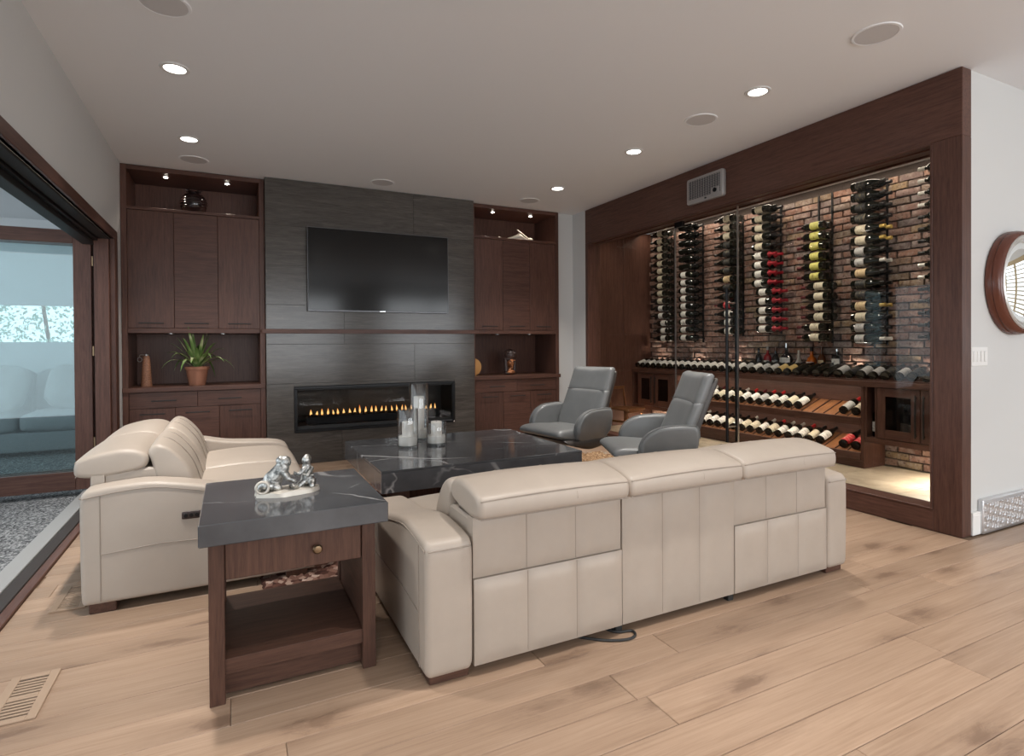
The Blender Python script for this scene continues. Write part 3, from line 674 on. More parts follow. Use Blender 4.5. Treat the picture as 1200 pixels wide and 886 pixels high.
sub('ring', tube_mesh([(-.05+.017*math.cos(a), -.005, .245+.02*math.sin(a)) for a in [2*PI*q/16 for q in range(16)]], .0025, 'brushed_metal', 6, True), wc)
# white folded sculpture (bird like shell) on the right niche
sb = thing('shell_sculpture', 'pale winged shell sculpture on the top cabinet niche', 'sculpture', (3.09, 6.10, 2.385))
prof = [(-.20, .018, .012), (-.13, .030, .030), (-.06, .045, .055), (0, .055, .085), (.03, .05, .105), (.06, .05, .085), (.12, .045, .050), (.17, .03, .035), (.20, .014, .018)]
V = []; F = []; K = 14
for i, (x, ry, h) in enumerate(prof):
    for k in range(K):
        a = 2*PI*k/K; s = math.sin(a); V.append((x, math.cos(a)*ry*(1+.25*max(0, s)), max(0, h*(.5+.5*s)+.004*math.sin(5*a+i))))
for i in range(len(prof)-1):
    for k in range(K): F.append((i*K+k, i*K+(k+1) % K, (i+1)*K+(k+1) % K, (i+1)*K+k))
F.append(tuple(range(K))); F.append(tuple((len(prof)-1)*K+k for k in range(K)))
sub('body', mesh('shell', V, F, 'bone_white', True, 60), sb)
sub('wing', loft_mesh([(-.012, 0), (.012, 0), (.006, .012), (-.006, .012)], -.10, .10, .02, 'bone_white', 4), sb, (.07, -.03, .085), (0, math.radians(32), 0))
sub('head', cushion_mesh(.06, .05, .05, .022, 'bone_white', 0, 4), sb, (.185, -.01, .03))
sub('beak', tube_mesh([(-.16, 0, .02), (-.20, 0, .028), (-.235, 0, .04)], [.012, .008, .002], 'bone_white', 8), sb)
# carved bust
bu = thing('carved_bust', 'carved wooden head bust with dark headdress on the counter', 'sculpture', (2.99, 6.08, .790))
blobs('face', [(0, 0, .145, .046, .05, .065), (0, -.012, .105, .026, .03, .03), ((0, -.048, .155), (0, -.058, .125), .009, .012), (0, -.047, .108, .017, .008, .005), (0, -.047, .099, .015, .008, .005), ((0, 0, .09), (0, .005, .03), .026, .034), (0, 0, .03, .06, .042, .032), (-.028, -.044, .17, .016, .01, .005), (.028, -.044, .17, .016, .01, .005), (0, -.04, .082, .014, .012, .012)], 'bust_copper', bu, vox=.0035)
blobs('headdress', [(0, .012, .235, .074, .066, .072), (0, .02, .19, .078, .06, .05), ((-.062, .012, .18), (-.052, .012, .05), .022, .03), ((.062, .012, .18), (.052, .012, .05), .022, .03), (0, .03, .1, .06, .036, .1), (0, .012, .018, .078, .05, .018), (-.045, -.035, .262, .012, .012, .012), (.045, -.035, .262, .012, .012, .012)], 'bust_dark', bu, vox=.004)
for s in (-1, 1):
    sub('eye', sphere_mesh('bust_dark', 10, 8), bu, (s*.022, -.043, .158), scale=(.011, .008, .006))
pl = thing('gold_plate', 'round gold and brown plate standing beside the tiled chimney', 'plate', (2.52, 6.12, .790))
sub('dish', lathe_mesh([(0, 0), (.05, .002), (.10, .012), (.102, .016), (.05, .008), (0, .006)], 'plate_gold', 32), pl, (0, 0, .102), (PI/2-.12, 0, 0))
sub('stand', tube_mesh([(-.04, -.03, .004), (-.04, .05, .004), (.04, .05, .004), (.04, -.03, .004)], .004, 'black_metal', 6), pl)
# ------------------------------------------------------------------ sofas
def sofa(label, loc, rz, mods, s, full_mods, aw=.172):
    """x: length, y: depth from the back (0) to the front, z up; s scales heights"""
    t = thing('leather_sofa', label, 'sofa', loc, rz); L = mods[-1]+aw*.88
    z = lambda v: v*s
    zh = lambda v: v*(1+(s-1)*.25)
    def arm(x0, x1, outer):
        prof = spline([(.030, z(.036)), (.010, z(.042)), (.004, z(.07)), (.002, z(.16)), (.001, z(.28)), (.001, z(.38)), (.003, z(.455)), (.018, z(.486)), (.06, z(.496)), (.14, z(.503)), (.26, z(.506)), (.40, z(.485)), (.55, z(.455)), (.75, z(.440)), (.88, z(.428)), (.945, z(.395)), (.965, z(.32)), (.966, z(.2)), (.962, z(.08)), (.952, z(.042)), (.93, z(.036)), (.7, z(.036)), (.5, z(.036)), (.3, z(.036)), (.15, z(.036))], 4)
        a = sub('arm', loft_mesh([(p[0], p[1]) for p in prof], x0, x1, .022, 'cream_leather', 3, 4), t)
        top = spline([(.0, z(.462), 0), (.12, z(.478), 0), (.26, z(.483), 0), (.40, z(.46), 0), (.55, z(.43), 0), (.75, z(.415), 0), (.93, z(.40), 0)], 5, False)
        xo = x0-.0005 if outer < 0 else x1+.0005
        sub('seam', tube_mesh([(xo, p[0]+.012, p[1]) for p in top], .0028, 'cream_leather_seam', 6), a)
        sub('seam', tube_mesh([(x0+.01, .003, z(.462)), (x1-.01, .003, z(.462))], .0028, 'cream_leather_seam', 6), a)
        sub('seam', tube_mesh([(xo, .075, z(.05)), (xo, .075, z(.47))], .0025, 'cream_leather_seam', 6), a)
        sub('seam', tube_mesh([(xo, .075, z(.235)), (xo, .3, z(.25)), (xo, .6, z(.24)), (xo, .93, z(.23))], .0025, 'cream_leather_seam', 6), a)
        for yy in (.03, .82): lbox('foot', (x0+.02, yy, 0), (x1-.01, yy+.10, z(.042)), 'table_wood_X', t, .004)
        return a
    la = arm(0, mods[0]-.002, -1); ra = arm(mods[-1]+.002, L, 1)
    if full_mods is not None:
        pass
    # recliner switch on the outer side of the right arm
    sw = sub('recline_switch', cushion_mesh(.012, .10, .035, .006, 'bust_dark', 0, 4), t, (L+.001, .43, z(.352)))
    for k in range(4): sub('button', lathe_mesh([(.009, 0), (.009, .004), (0, .005)], 'black_metal', 10), sw, (.005, -.033+k*.022, 0), (0, PI/2, 0))
    for i, (a, b) in enumerate(zip(mods[:-1], mods[1:])):
        a += .002; b -= .002; w3 = (b-a)/3
        if full_mods and i in full_mods:
            sub('back_panel', strips_mesh(a, b, z(.038), z(.55), (a+w3, a+2*w3), 'cream_leather', .010, .05, .012), t)
        else:
            sub('back_panel', strips_mesh(a, b, z(.038), z(.337), (a+w3, a+2*w3), 'cream_leather', .012, .05, .010), t)
            sub('upper_back_panel', strips_mesh(a, b, z(.339), z(.55), (a+w3, a+2*w3), 'cream_leather', .008, .05, .018), t)
        for cx_ in (a+w3, a+2*w3):
            for (l_, h_, y_) in (((.045, .545, .0125),) if (full_mods and i in full_mods) else ((.045, .334, .0105), (.342, .545, .0185))):
                sub('seam', tube_mesh([(cx_, y_, z(l_)), (cx_, y_, z(h_))], .0022, 'cream_leather_seam', 6), t)
        # frame body inside
        lbox('frame', (a+.006, .062, z(.05)), (b-.006, .30, z(.54)), 'cream_leather', t, .01)
        sc = spline([(.26, z(.20)), (.28, z(.38)), (.25, z(.55)), (.235, z(.605)), (.27, z(.634)), (.33, z(.61)), (.40, z(.53)), (.44, z(.43)), (.45, z(.36)), (.42, z(.22))], 5)
        sub('back_cushion', loft_mesh([(p[0], p[1]) for p in sc], a, b, .025, 'cream_leather', 6, 4, .01), t)
        for q_ in (1, 2):
            fr_ = [p for p in sc if p[0] > .262 and p[1] > z(.41)]; xx_ = a+(b-a)*q_/3
            sub('seam', tube_mesh([(xx_, p[0]+.001, p[1]+.0085) for p in fr_], .0022, 'cream_leather_seam', 6), t)
        st = spline([(.40, z(.15)), (.40, z(.36)), (.43, z(.40)), (.65, z(.415)), (.88, z(.405)), (.965, z(.36)), (.98, z(.25)), (.965, z(.06)), (.6, z(.05))], 5)
        sub('seat_cushion', loft_mesh([(p[0], p[1]) for p in st], a, b, .03, 'cream_leather', 6, 4, .012), t)
        hr = spline([(-.036, zh(.555)), (-.048, zh(.585)), (-.040, zh(.622)), (-.01, zh(.638)), (.06, zh(.655)), (.13, zh(.663)), (.19, zh(.655)), (.232, zh(.63)), (.235, zh(.595)), (.21, zh(.57)), (.12, zh(.552)), (.03, zh(.545))], 4)
        h = sub('headrest', loft_mesh([(p[0], p[1]) for p in hr], a-.004, b+.003, .024, 'cream_leather', 8, 5, .010), t)
        n0, n1 = a+.006, b-.006
        sub('seam', tube_mesh([(n0+(n1-n0)*q/12, -.0415, zh(.622)+.006*(1-(2*q/12-1)**2)-.004) for q in range(13)], .0026, 'cream_leather_seam', 6), h)
        sub('seam', tube_mesh([(n0+(n1-n0)*q/12, -.040, zh(.556)) for q in range(13)], .0024, 'cream_leather_seam', 6), h)
        xm = n0+(n1-n0)*.62
        sub('seam', tube_mesh([(xm, -.044, zh(.612)), (xm, -.0475, zh(.59)), (xm, -.042, zh(.56))], .002, 'cream_leather', 6), h)
        if i: lbox('leg', (a-.02, .03, 0), (a+.012, .062, z(.05)), 'rubber', t, .003)
        lbox('base_rail', (a+.01, .09, z(.03)), (b-.01, .88, z(.05)), 'matte_black', t, .002)
    return t
sofa('cream leather three seat sofa with its panelled back to the room', (.568, 1.80, 0), 0, [.174, .808, 1.422, 2.049], 1.0, (1,))
sofa('cream leather two seat sofa beside the folding doors', (-.588, 4.556, 0), -PI/2, [.172, .803, 1.433], 1.085, None)
cordp = spline([(1.20, 1.87, .006), (1.28, 1.80, .006), (1.36, 1.765, .006), (1.41, 1.775, .006), (1.42, 1.81, .006), (1.36, 1.83, .006), (1.33, 1.88, .006)], 6, False)
tag(put('power_cord', tube_mesh(cordp, .005, 'rubber', 6)), 'black cord looping out from under the three seat sofa', 'cord')
# ------------------------------------------------------------------ side table
sd = thing('side_table', 'wooden side table with drawer and thick dark stone top', 'table', (.20, 2.30, 0))
box('stone_top', (-.097, 1.985, .528), (.492, 2.60, .598), 'veined_stone', sd, .003)
for x in (-.072, .410):
    for yy in (2.035, 2.515): box('leg', (x, yy, 0), (x+.046, yy+.05, .528), 'table_wood_Z', sd, .002)
dr = box('drawer', (-.024, 2.045, .395), (.408, 2.065, .526), 'table_wood_Z', sd, .002)
put('knob', lathe_mesh([(0, 0), (.006, 0), (.006, .012), (.015, .018), (.0165, .026), (.012, .032), (0, .034)], 'bronze_metal', 18), dr, (.258, 2.045, .458), (PI/2, 0, 0))
box('drawer_box', (-.024, 2.065, .395), (.408, 2.555, .526), 'table_wood_Y', sd, .001)
for x in (-.068, .414): box('side_panel', (x, 2.085, .05), (x+.036, 2.515, .526), 'table_wood_Y', sd, .001)
box('lower_shelf', (-.030, 2.045, .090), (.412, 2.565, .140), 'table_wood_X', sd, .001)
box('shelf_apron', (-.030, 2.075, .012), (.412, 2.095, .090), 'table_wood_X', sd, .001)
# figurine
fg = thing('figurine', 'silver pewter figurine of two kneeling figures with a basket', 'figurine', (.185, 2.285, .598), .0)
V = []; K = 26; rr = random.Random(5)
ring = [(.115*math.cos(2*PI*k/K)*(1+rr.uniform(-.06, .06)), .062*math.sin(2*PI*k/K)*(1+rr.uniform(-.1, .1))) for k in range(K)]
V = [(x, y, 0) for x, y in ring]+[(x*.97, y*.97, .012+rr.uniform(0, .006)) for x, y in ring]+[(x*.6, y*.6, .018+rr.uniform(0, .006)) for x, y in ring]+[(0, 0, .02)]
F = [tuple(range(K))[::-1]]
for lv in range(2):
    for k in range(K): F.append((lv*K+k, lv*K+(k+1) % K, (lv+1)*K+(k+1) % K, (lv+1)*K+k))
for k in range(K): F.append((2*K+k, 2*K+(k+1) % K, 3*K))
sub('base', mesh('base', V, F, 'pewter_base', True, 50), fg)
blobs('crouching_figure', [(-.050, .0, .055, .034, .028, .034), ((-.05, 0, .06), (-.018, -.004, .095), .030, .026), (-.006, -.006, .118, .021, .021, .023), (-.022, -.002, .122, .018, .02, .02), ((-.02, -.02, .09), (.0, -.03, .06), .013, .010), ((.0, -.03, .06), (.022, -.026, .048), .010, .009), ((-.012, .018, .085), (.012, .016, .05), .012, .009), ((-.07, -.015, .04), (-.035, -.02, .028), .020, .016), ((-.07, .015, .04), (-.04, .018, .028), .020, .016), ((-.085, 0, .04), (-.1, 0, .025), .016, .012)], 'pewter', fg, vox=.0032)
blobs('kneeling_figure', [(.072, .004, .048, .024, .022, .030), ((.072, .004, .06), (.07, .004, .09), .022, .018), (.068, .0, .116, .0165, .017, .019), (.072, .006, .120, .016, .016, .019), ((.058, -.012, .085), (.040, -.018, .068), .010, .008), ((.040, -.018, .068), (.026, -.012, .072), .008, .007), ((.085, -.008, .085), (.07, -.026, .064), .010, .008), ((.055, -.004, .035), (.038, -.012, .022), .014, .012), ((.09, -.004, .035), (.085, -.02, .022), .014, .012)], 'pewter', fg, vox=.0032)
sub('rod', tube_mesh([(.022, -.014, .080), (.05, -.024, .07), (.09, -.026, .062)], .0022, 'pewter', 6), fg)
bk = sub('basket', tube_mesh([(-.088+.021*math.cos(a), -.035, .036+.021*math.sin(a)) for a in [2*PI*q/18 for q in range(18)]], .005, 'pewter_base', 8, True), fg)
sub('basket_rim', tube_mesh([(-.060+.018*math.cos(a), -.02, .034+.018*math.sin(a)) for a in [2*PI*q/18 for q in range(18)]], .004, 'pewter_dark', 8, True), fg)
sub('bowl', lathe_mesh([(0, 0), (.014, .002), (.019, .012), (.017, .014), (.010, .006), (0, .005)], 'pewter', 16), fg, (.022, -.024, .020))
# ------------------------------------------------------------------ coffee table and what stands on it
ct = thing('coffee_table', 'low square coffee table with thick dark veined stone top', 'table', (1.46, 3.85, 0))
X0, X1, Y0, Y1 = .772, 2.150, 3.270, 4.440
box('stone_top', (X0, Y0, .405), (X1, Y1, .42), 'veined_stone', ct, .0015)
box('stone_edge', (X0, Y0, .288), (X1, Y0+.02, .4045), 'veined_stone', ct, .0015); box('stone_edge', (X0, Y1-.02, .288), (X1, Y1, .4045), 'veined_stone', ct, .0015)
box('stone_edge', (X0, Y0+.02, .288), (X0+.02, Y1-.02, .4045), 'veined_stone', ct, .0015); box('stone_edge', (X1-.02, Y0+.02, .288), (X1, Y1-.02, .4045), 'veined_stone', ct, .0015)
box('under_frame', (X0+.02, Y0+.02, .29), (X1-.02, Y1-.02, .404), 'matte_black', ct, 0)
for lo, hi in (((1.02, 3.55, .018), (1.22, 4.15, .29)), ((1.70, 3.55, .018), (1.90, 4.15, .29))): box('pedestal', lo, hi, 'table_wood_Z', ct, .004)
def hurricane(x, y, d, h, ch, cr, ph, label):
    t = thing('hurricane_vase', label, 'vase', (x, y, .42)); r = d/2
    sub('glass', lathe_mesh([(r*.97, 0), (r, .004), (r, h-.003), (r-.002, h), (r-.0045, h-.003), (r-.0045, .016), (0.0, .014)], 'vase_glass', 40), t)
    sub('glass_base', lathe_mesh([(0, .001), (r*.94, .001), (r*.94, .012), (0, .012)], 'vase_glass', 32), t)
    c = thing('pillar_candle', 'white pillar candle on a wax dish inside the %s hurricane vase' % label.split(' glass')[0], 'candle', (x, y, .42+.0165))
    dsh = sub('candle_dish', lathe_mesh([(0, 0), (r*.86, 0), (r*.90, .006), (r*.90, ph), (r*.84, ph+.004), (r*.60, ph), (0, ph)], 'candle_wax', 32), c)
    sub('wax', lathe_mesh([(0, ph), (cr, ph), (cr, ph+ch-.004), (cr-.004, ph+ch), (cr*.6, ph+ch-.003), (0, ph+ch-.004)], 'candle_wax', 28), c)
    sub('wick', tube_mesh([(0, 0, ph+ch-.005), (.001, 0, ph+ch+.008)], .0012, 'matte_black', 6), c)
hurricane(1.128, 3.968, .148, .275, .105, .040, .062, 'mid height glass hurricane vase with white candle on the coffee table')
hurricane(1.300, 4.260, .148, .435, .255, .040, .062, 'tallest glass hurricane vase with white candle on the coffee table')
hurricane(1.345, 3.975, .148, .165, .105, .040, .050, 'shortest glass hurricane vase with white candle on the coffee table')
# ------------------------------------------------------------------ rugs
def rug(name, x0, x1, y0, y1, mat, label, h, step, loc):
    rr = random.Random(8); V = []; F = []; nx = int((x1-x0)/step); ny = int((y1-y0)/step)
    for j in range(ny+1):
        for i in range(nx+1):
            e = min(i, nx-i, j, ny-j); V.append((x0+i*step+rr.uniform(-.3, .3)*step-loc[0], y0+j*step+rr.uniform(-.3, .3)*step-loc[1], h*(.35+.65*rr.random()) if e > 0 else .001))
    W = nx+1
    for j in range(ny):
        for i in range(nx): F.append((j*W+i, j*W+i+1, (j+1)*W+i+1, (j+1)*W+i))
    return tag(put(name, mesh(name, V, F, mat, True), None, (loc[0], loc[1], .001)), label, 'rug')
rug('pebble_rug', .12, 2.34, 2.80, 4.70, 'rug_pile', 'dark brown pebbled pile rug under the coffee table', .022, .020, (1.4, 3.7))
sh = rug('shag_rug', 2.62, 3.42, 3.70, 4.86, 'shag_pile', 'tan shag rug with white edge between the swivel chairs', .05, .018, (3.0, 4.3))
sh.name = 'shag_rug'
rr = random.Random(9); V = []; F = []
for i in range(900):
    e = rr.randrange(3); px, py = (rr.uniform(2.62, 3.42), 4.86) if e == 0 else ((3.42, rr.uniform(3.7, 4.86)) if e == 1 else (2.62, rr.uniform(3.7, 4.86)))
    px += rr.gauss(0, .02)-3.0; py += rr.gauss(0, .02)-4.3; h = rr.uniform(.03, .06); k = len(V); a = rr.uniform(0, 6.28); dx, dy = math.cos(a)*.008, math.sin(a)*.008
    V += [(px-dx, py-dy, 0), (px+dx, py+dy, 0), (px+rr.uniform(-.03, .03), py+rr.uniform(-.03, .03), h)]; F.append((k, k+1, k+2))
o = sub('white_fringe', mesh('fringe', V, F, 'shag_white'), sh); o['kind'] = 'stuff'
# ------------------------------------------------------------------ swivel chairs (x forward, y left)
def chair(label, loc, rz):
    t = thing('swivel_chair', label, 'chair', loc, rz)
    st = spline([(-.24, .36), (-.24, .425), (-.08, .435), (.10, .447), (.20, .442), (.245, .418), (.235, .388), (.14, .36), (-.05, .345)], 5)
    sub('seat', loft_mesh([(p[0], p[1]) for p in st], -.275, .275, .035, 'grey_leather', 6, 4, .008, warp=lambda p: Vector((p.y, p.x, p.z))), t)
    def back_sec(z):  # x of the back's front face at height z
        return -.16-(z-.42)*.42
    def slab(z0, z1, wa, wb, th, nm):
        V = []; F = []; N = 14; K = 24; rr_ = .035
        for j in range(N+1):
            q = j/N; z = z0+(z1-z0)*q; w2 = wa+(wb-wa)*q; dd = min((z-z0)*(4 if nm == 'headrest' else 1), (z1-z)*(1 if nm == 'headrest' else 4)); e = math.sqrt(max(.0, 1-(1-min(1, dd/rr_))**2)); e = max(e, .12 if (j == N and nm == 'headrest') else .9); x0 = back_sec(z)
            for k in range(K):
                a = 2*PI*k/K; cx, sy = math.cos(a), math.sin(a)
                sx = math.copysign(abs(cx)**.5, cx); ss = math.copysign(abs(sy)**.35, sy)
                yv = ss*(w2/2-.02*(1-e))
                dish = -.028*(1-(2*yv/w2)**2)*(1 if sx > 0 else 0)
                V.append((x0-th/2+sx*th/2*(.45+.55*e)+dish, yv, z+(.022*(2*yv/w2)**2*q**2 if nm == 'headrest' else 0)))
        for j in range(N):
            for k in range(K): F.append((j*K+k, j*K+(k+1) % K, (j+1)*K+(k+1) % K, (j+1)*K+k))
        F.append(tuple(range(K))); F.append(tuple(N*K+k for k in range(K)))
        return sub(nm, mesh(nm, V, F, 'grey_leather', True, 80), t)
    slab(.40, .745, .53, .50, .10, 'backrest'); slab(.743, .925, .50, .485, .10, 'headrest')
    xs = back_sec(.744)
    sub('seam', tube_mesh([(xs-.006-.030*(1-(2*yv/.49)**2), yv, .744) for yv in [-.235+.47*k/10 for k in range(11)]], .003, 'grey_seam', 6), t)
    for s in (-1, 1):
        prof = spline([(-.25, .33), (-.295, .42), (-.315, .52), (-.305, .590), (-.26, .606), (-.16, .605), (-.06, .594), (.02, .558), (.07, .50), (.085, .43), (.06, .36), (-.02, .305), (-.14, .29)], 5)
        a = sub('arm', loft_mesh([(p[0], p[1]) for p in prof], .262, .335, .024, 'grey_leather', 3, 4, warp=lambda p, s=s: Vector((p.y, s*(p.x-.03*max(0, p.y)-.62*max(0, .42-p.z)), p.z))), t)
        edge = [(p[0], p[1]) for p in prof[10:46]]
        sub('piping', tube_mesh([(x, s*(.322-.03*max(0, x)), z*1.0+.001) for x, z in edge], .0035, 'grey_leather', 6), a)
    # shell below
    prof = spline([(-.34, .34), (-.29, .30), (-.12, .265), (.02, .29), (.15, .335), (.19, .365), (.05, .36), (-.25, .37)], 5)
    sub('shell', loft_mesh([(p[0], p[1]) for p in prof], -.30, .30, .04, 'chair_shell', 4, 4, warp=lambda p: Vector((p.y, p.x, p.z))), t)
    bp = spline([(-.27, .34), (-.30, .45), (-.42, .74), (-.478, .89), (-.45, .895), (-.38, .75), (-.24, .42)], 5)
    sub('back_shell', loft_mesh([(p[0], p[1]) for p in bp], -.235, .235, .02, 'chair_shell', 4, 3, warp=lambda p: Vector((p.y, p.x, p.z))), t)
    sub('pedestal', lathe_mesh([(0, .02), (.035, .02), (.03, .06), (.03, .24), (.06, .268), (0, .27)], 'black_metal', 20), t)
    sub('base_plate', lathe_mesh([(0, 0), (.24, 0), (.245, .006), (.22, .014), (.04, .024), (0, .024)], 'brushed_metal', 40), t)
    return t
def place_chair(pf, pn, label):
    a = Vector((pf[0]-pn[0], pf[1]-pn[1], 0)); mid = Vector(((pf[0]+pn[0])/2, (pf[1]+pn[1])/2, 0)); d = a.normalized(); f = Vector((-d.y, d.x, 0))
    o = mid-f*.235; chair(label, (o.x, o.y, 0), math.atan2(f.y, f.x))
place_chair((2.273, 4.47), (2.367, 3.91), 'grey leather swivel armchair nearest the built-in cabinet')
place_chair((2.542, 3.627), (2.264, 3.025), 'grey leather swivel armchair turned toward the fireplace behind the sofa')
# ------------------------------------------------------------------ ceiling fittings
for (x, y, wh) in ((-.274, 3.79, 'above the two seat sofa'), (-.274, 5.03, 'before the cabinet with the plant'), (3.02, 5.02, 'before the cabinet with the bust'), (3.02, 3.79, 'above the swivel chairs'), (3.02, 2.55, 'above the right end of the three seat sofa'), (-.274, 2.55, 'above the side table'), (1.37, 1.3, 'over the open floor behind the sofa'), (3.02, .2, 'over the open floor facing the mirror wall'), (-.274, .2, 'by the near end of the folding door opening'), (1.37, -1.2, 'before the rear window'), (4.9, .2, 'before the round mirror'), (4.9, -1.6, 'before the second rear window')):
    t = thing('recessed_light', 'round recessed ceiling downlight '+wh, 'light', (x, y, ZC), group='recessed downlights in the ceiling')
    sub('trim_ring', lathe_mesh([(.056, -.0005), (.058, -.007), (.075, -.006), (.079, -.001), (.079, 0), (.056, 0)], 'light_trim', 32), t)
    sub('lens', lathe_mesh([(0, -.004), (.056, -.004), (.056, -.001), (0, -.001)], 'lamp_glow', 28), t)
    area('downlight', (x, y, ZC-.012), (0, 0, -1), .11, .11, 14, LAMP, 84, 'DISK')
for (x, y, wh) in ((3.02, 1.81, 'near the mirror wall end of the wine cellar'), (3.03, 3.05, 'between the downlights along the wine cellar'), (1.35, 5.57, 'before the tiled fireplace'), (-.27, 5.57, 'before the cabinet with the plant'), (2.99, 5.58, 'before the cabinet with the bust'), (-.265, 3.10, 'above the near arm of the two seat sofa')):
    t = thing('ceiling_speaker', 'round flush grey ceiling speaker '+wh, 'speaker', (x, y, ZC), group='speaker grilles in the ceiling')
    sub('rim', lathe_mesh([(.098, 0), (.100, -.005), (.112, -.005), (.115, 0)], 'ceiling_paint', 40), t)
    sub('grille', lathe_mesh([(0, -.004), (.099, -.004), (.099, -.001), (0, -.001)], 'speaker_grille', 40), t)
# ------------------------------------------------------------------ mirror, switch plate, floor registers
mr = thing('round_mirror', 'round mirror in a deep mahogany frame with silver inner rim', 'mirror', (4.392, 1.806, 1.512))
R = .322
sub('frame', lathe_mesh([(R*.80, .0), (R*.97, 0), (R, .006), (R, .03), (R*.985, .036), (R*1.0, .044), (R*.985, .062), (R*.95, .078), (R*.90, .083), (R*.88, .07), (R*.80, .03)], 'mahogany', 64), mr, (0, 0, 0), (PI/2, 0, 0))
sub('silver_rim', lathe_mesh([(R*.90, .06), (R*.905, .086), (R*.88, .090), (R*.82, .080), (R*.79, .070), (R*.775, .074), (R*.76, .06), (R*.76, .05)], 'silver_frame', 64), mr, (0, 0, 0), (PI/2, 0, 0))
sub('glass', lathe_mesh([(0, .050), (R*.775, .050)]+[(R*.775*math.cos(q*PI/20), .054+.020*(1-math.cos(q*PI/20)**2)) for q in range(11)], 'mirror_glass', 64, angle=80), mr, (0, 0, 0), (PI/2, 0, 0))
sw = thing('light_switch', 'white four gang rocker switch plate on the mirror wall', 'switch', (4.02, 1.806, 1.06))
box('plate', (3.925, 1.800, 1.004), (4.105, 1.806, 1.116), 'white_plastic', sw, .002)
for k in range(4): box('rocker', (3.940+k*.041, 1.796, 1.028), (3.965+k*.041, 1.800, 1.092), 'white_plastic', sw, .002)
def floor_reg(x0, x1, y0, y1, label, nrow):
    t = thing('floor_register', label, 'vent', ((x0+x1)/2, (y0+y1)/2, 0))
    b = .028
    for lo, hi in (((x0, y0, 0), (x0+b, y1, .006)), ((x1-b, y0, 0), (x1, y1, .006)), ((x0+b, y0, 0), (x1-b, y0+b, .006)), ((x0+b, y1-b, 0), (x1-b, y1, .006)), ((x0+b, (y0+y1)/2-.008, 0), (x1-b, (y0+y1)/2+.008, .006))): box('frame_bar', lo, hi, 'vent_wood', t, .0015)
    box('well', (x0+b*.5, y0+b*.5, .0003), (x1-b*.5, y1-b*.5, .0012), 'vent_dark', t, 0)
    st = (y1-y0-2*b)/(2*nrow+1)
    for k in range(2*nrow): box('slat', (x0+b, y0+b+(k+.55)*st*1.02, .0005), (x1-b, y0+b+(k+1.1)*st*1.02, .005), 'vent_wood', t, .0008)
floor_reg(-.690, -.553, 2.225, 2.525, 'oak floor register near the side table', 6)
floor_reg(-.72, -.59, 3.08, 3.38, 'oak floor register between the sofa and door sill', 6)
# ------------------------------------------------------------------ wine cellar: shell
Y0, Y1 = 1.95, YEND
cf = tag(box('cellar_floor', (XW+.03, Y0, -.10), (XB+.2, Y1+.1, -.006), 'tile_grout', None, 0), 'pale stone tile floor inside the wine cellar', 'floor', kind='structure')
ty = Y0
while ty < Y1:
    for tx in (3.62, 4.225, 4.83):
        a, b = max(tx, XW+.05), min(tx+.605, XB-.02); box('tile', (a+.0015, ty+.0015, -.016), (b-.0015, min(ty+.605, Y1)-.0015, 0), 'stone_tile', cf, .001)
    ty += .605
ce = thing('wall_cellar_end', 'dark walnut panelled end wall of the wine cellar', 'wall', (4.7, Y1+.03, 0), kind='structure')
for a, b in ((XW+.03, 4.46), (4.465, 5.0), (5.005, XB)):
    for l, h, mt_ in ((0, ZC-.01, 'walnut_Z'),): box('panel', (a, Y1, l), (b, Y1+.04, h), mt_, ce, .002)
struct('wall_cellar_near', (3.95, 1.94, 0), (XB+.02, 1.97, ZC), 'walnut_Z', 'dark walnut near end wall of the wine cellar', 'wall')
wb = tag(box('wall_cellar_back', (XB+.006, Y0, 0), (XB+.12, Y1+.04, ZC), 'mortar', None, 0), 'old brick wall at the back of the wine cellar', 'wall', kind='structure')
BH, BL = .0685, .212
brm = [box_mesh(.040, BL-.012+dl, BH-.011, 'brick_face', .005, 2, var=k+1) for k, dl in enumerate((0, -.012, .004, -.006, .002))]
half = box_mesh(.040, BL/2-.012, BH-.011, 'brick_face', .005, 2, var=9)
rr = random.Random(12); bricks = []
for r in range(int(ZC/BH)+1):
    zc = (r+.5)*BH
    off = (r % 2)*BL/2+rr.uniform(-.018, .018); yb = 2.25+off-BL
    while yb < Y1-.05:
        lowvis = zc < .27 and (yb < 3.25 or yb > 5.6)
        if (zc > .74 or lowvis) and zc < 2.70: bricks.append((yb+BL/2, zc, rr.randrange(5), rr.uniform(-.006, .006), rr.uniform(-.02, .02), rr.uniform(-.012, .012)))
        yb += BL
def seen(b):
    if b[0] < 2.62: return 99
    return math.hypot(XB, b[0])
bricks.sort(key=seen)
for b in bricks[:300]: put('brick', brm[b[2]], wb, (XB-.004+b[3], b[0], b[1]), (b[4]*.5, b[5], b[4]))
o = put('far_bricks', join_bm([(brm[b[2]], T(XB-.004+b[3], b[0], b[1], b[4]*.5, b[5], b[4])) for b in bricks[300:]]), wb); o['kind'] = 'stuff'
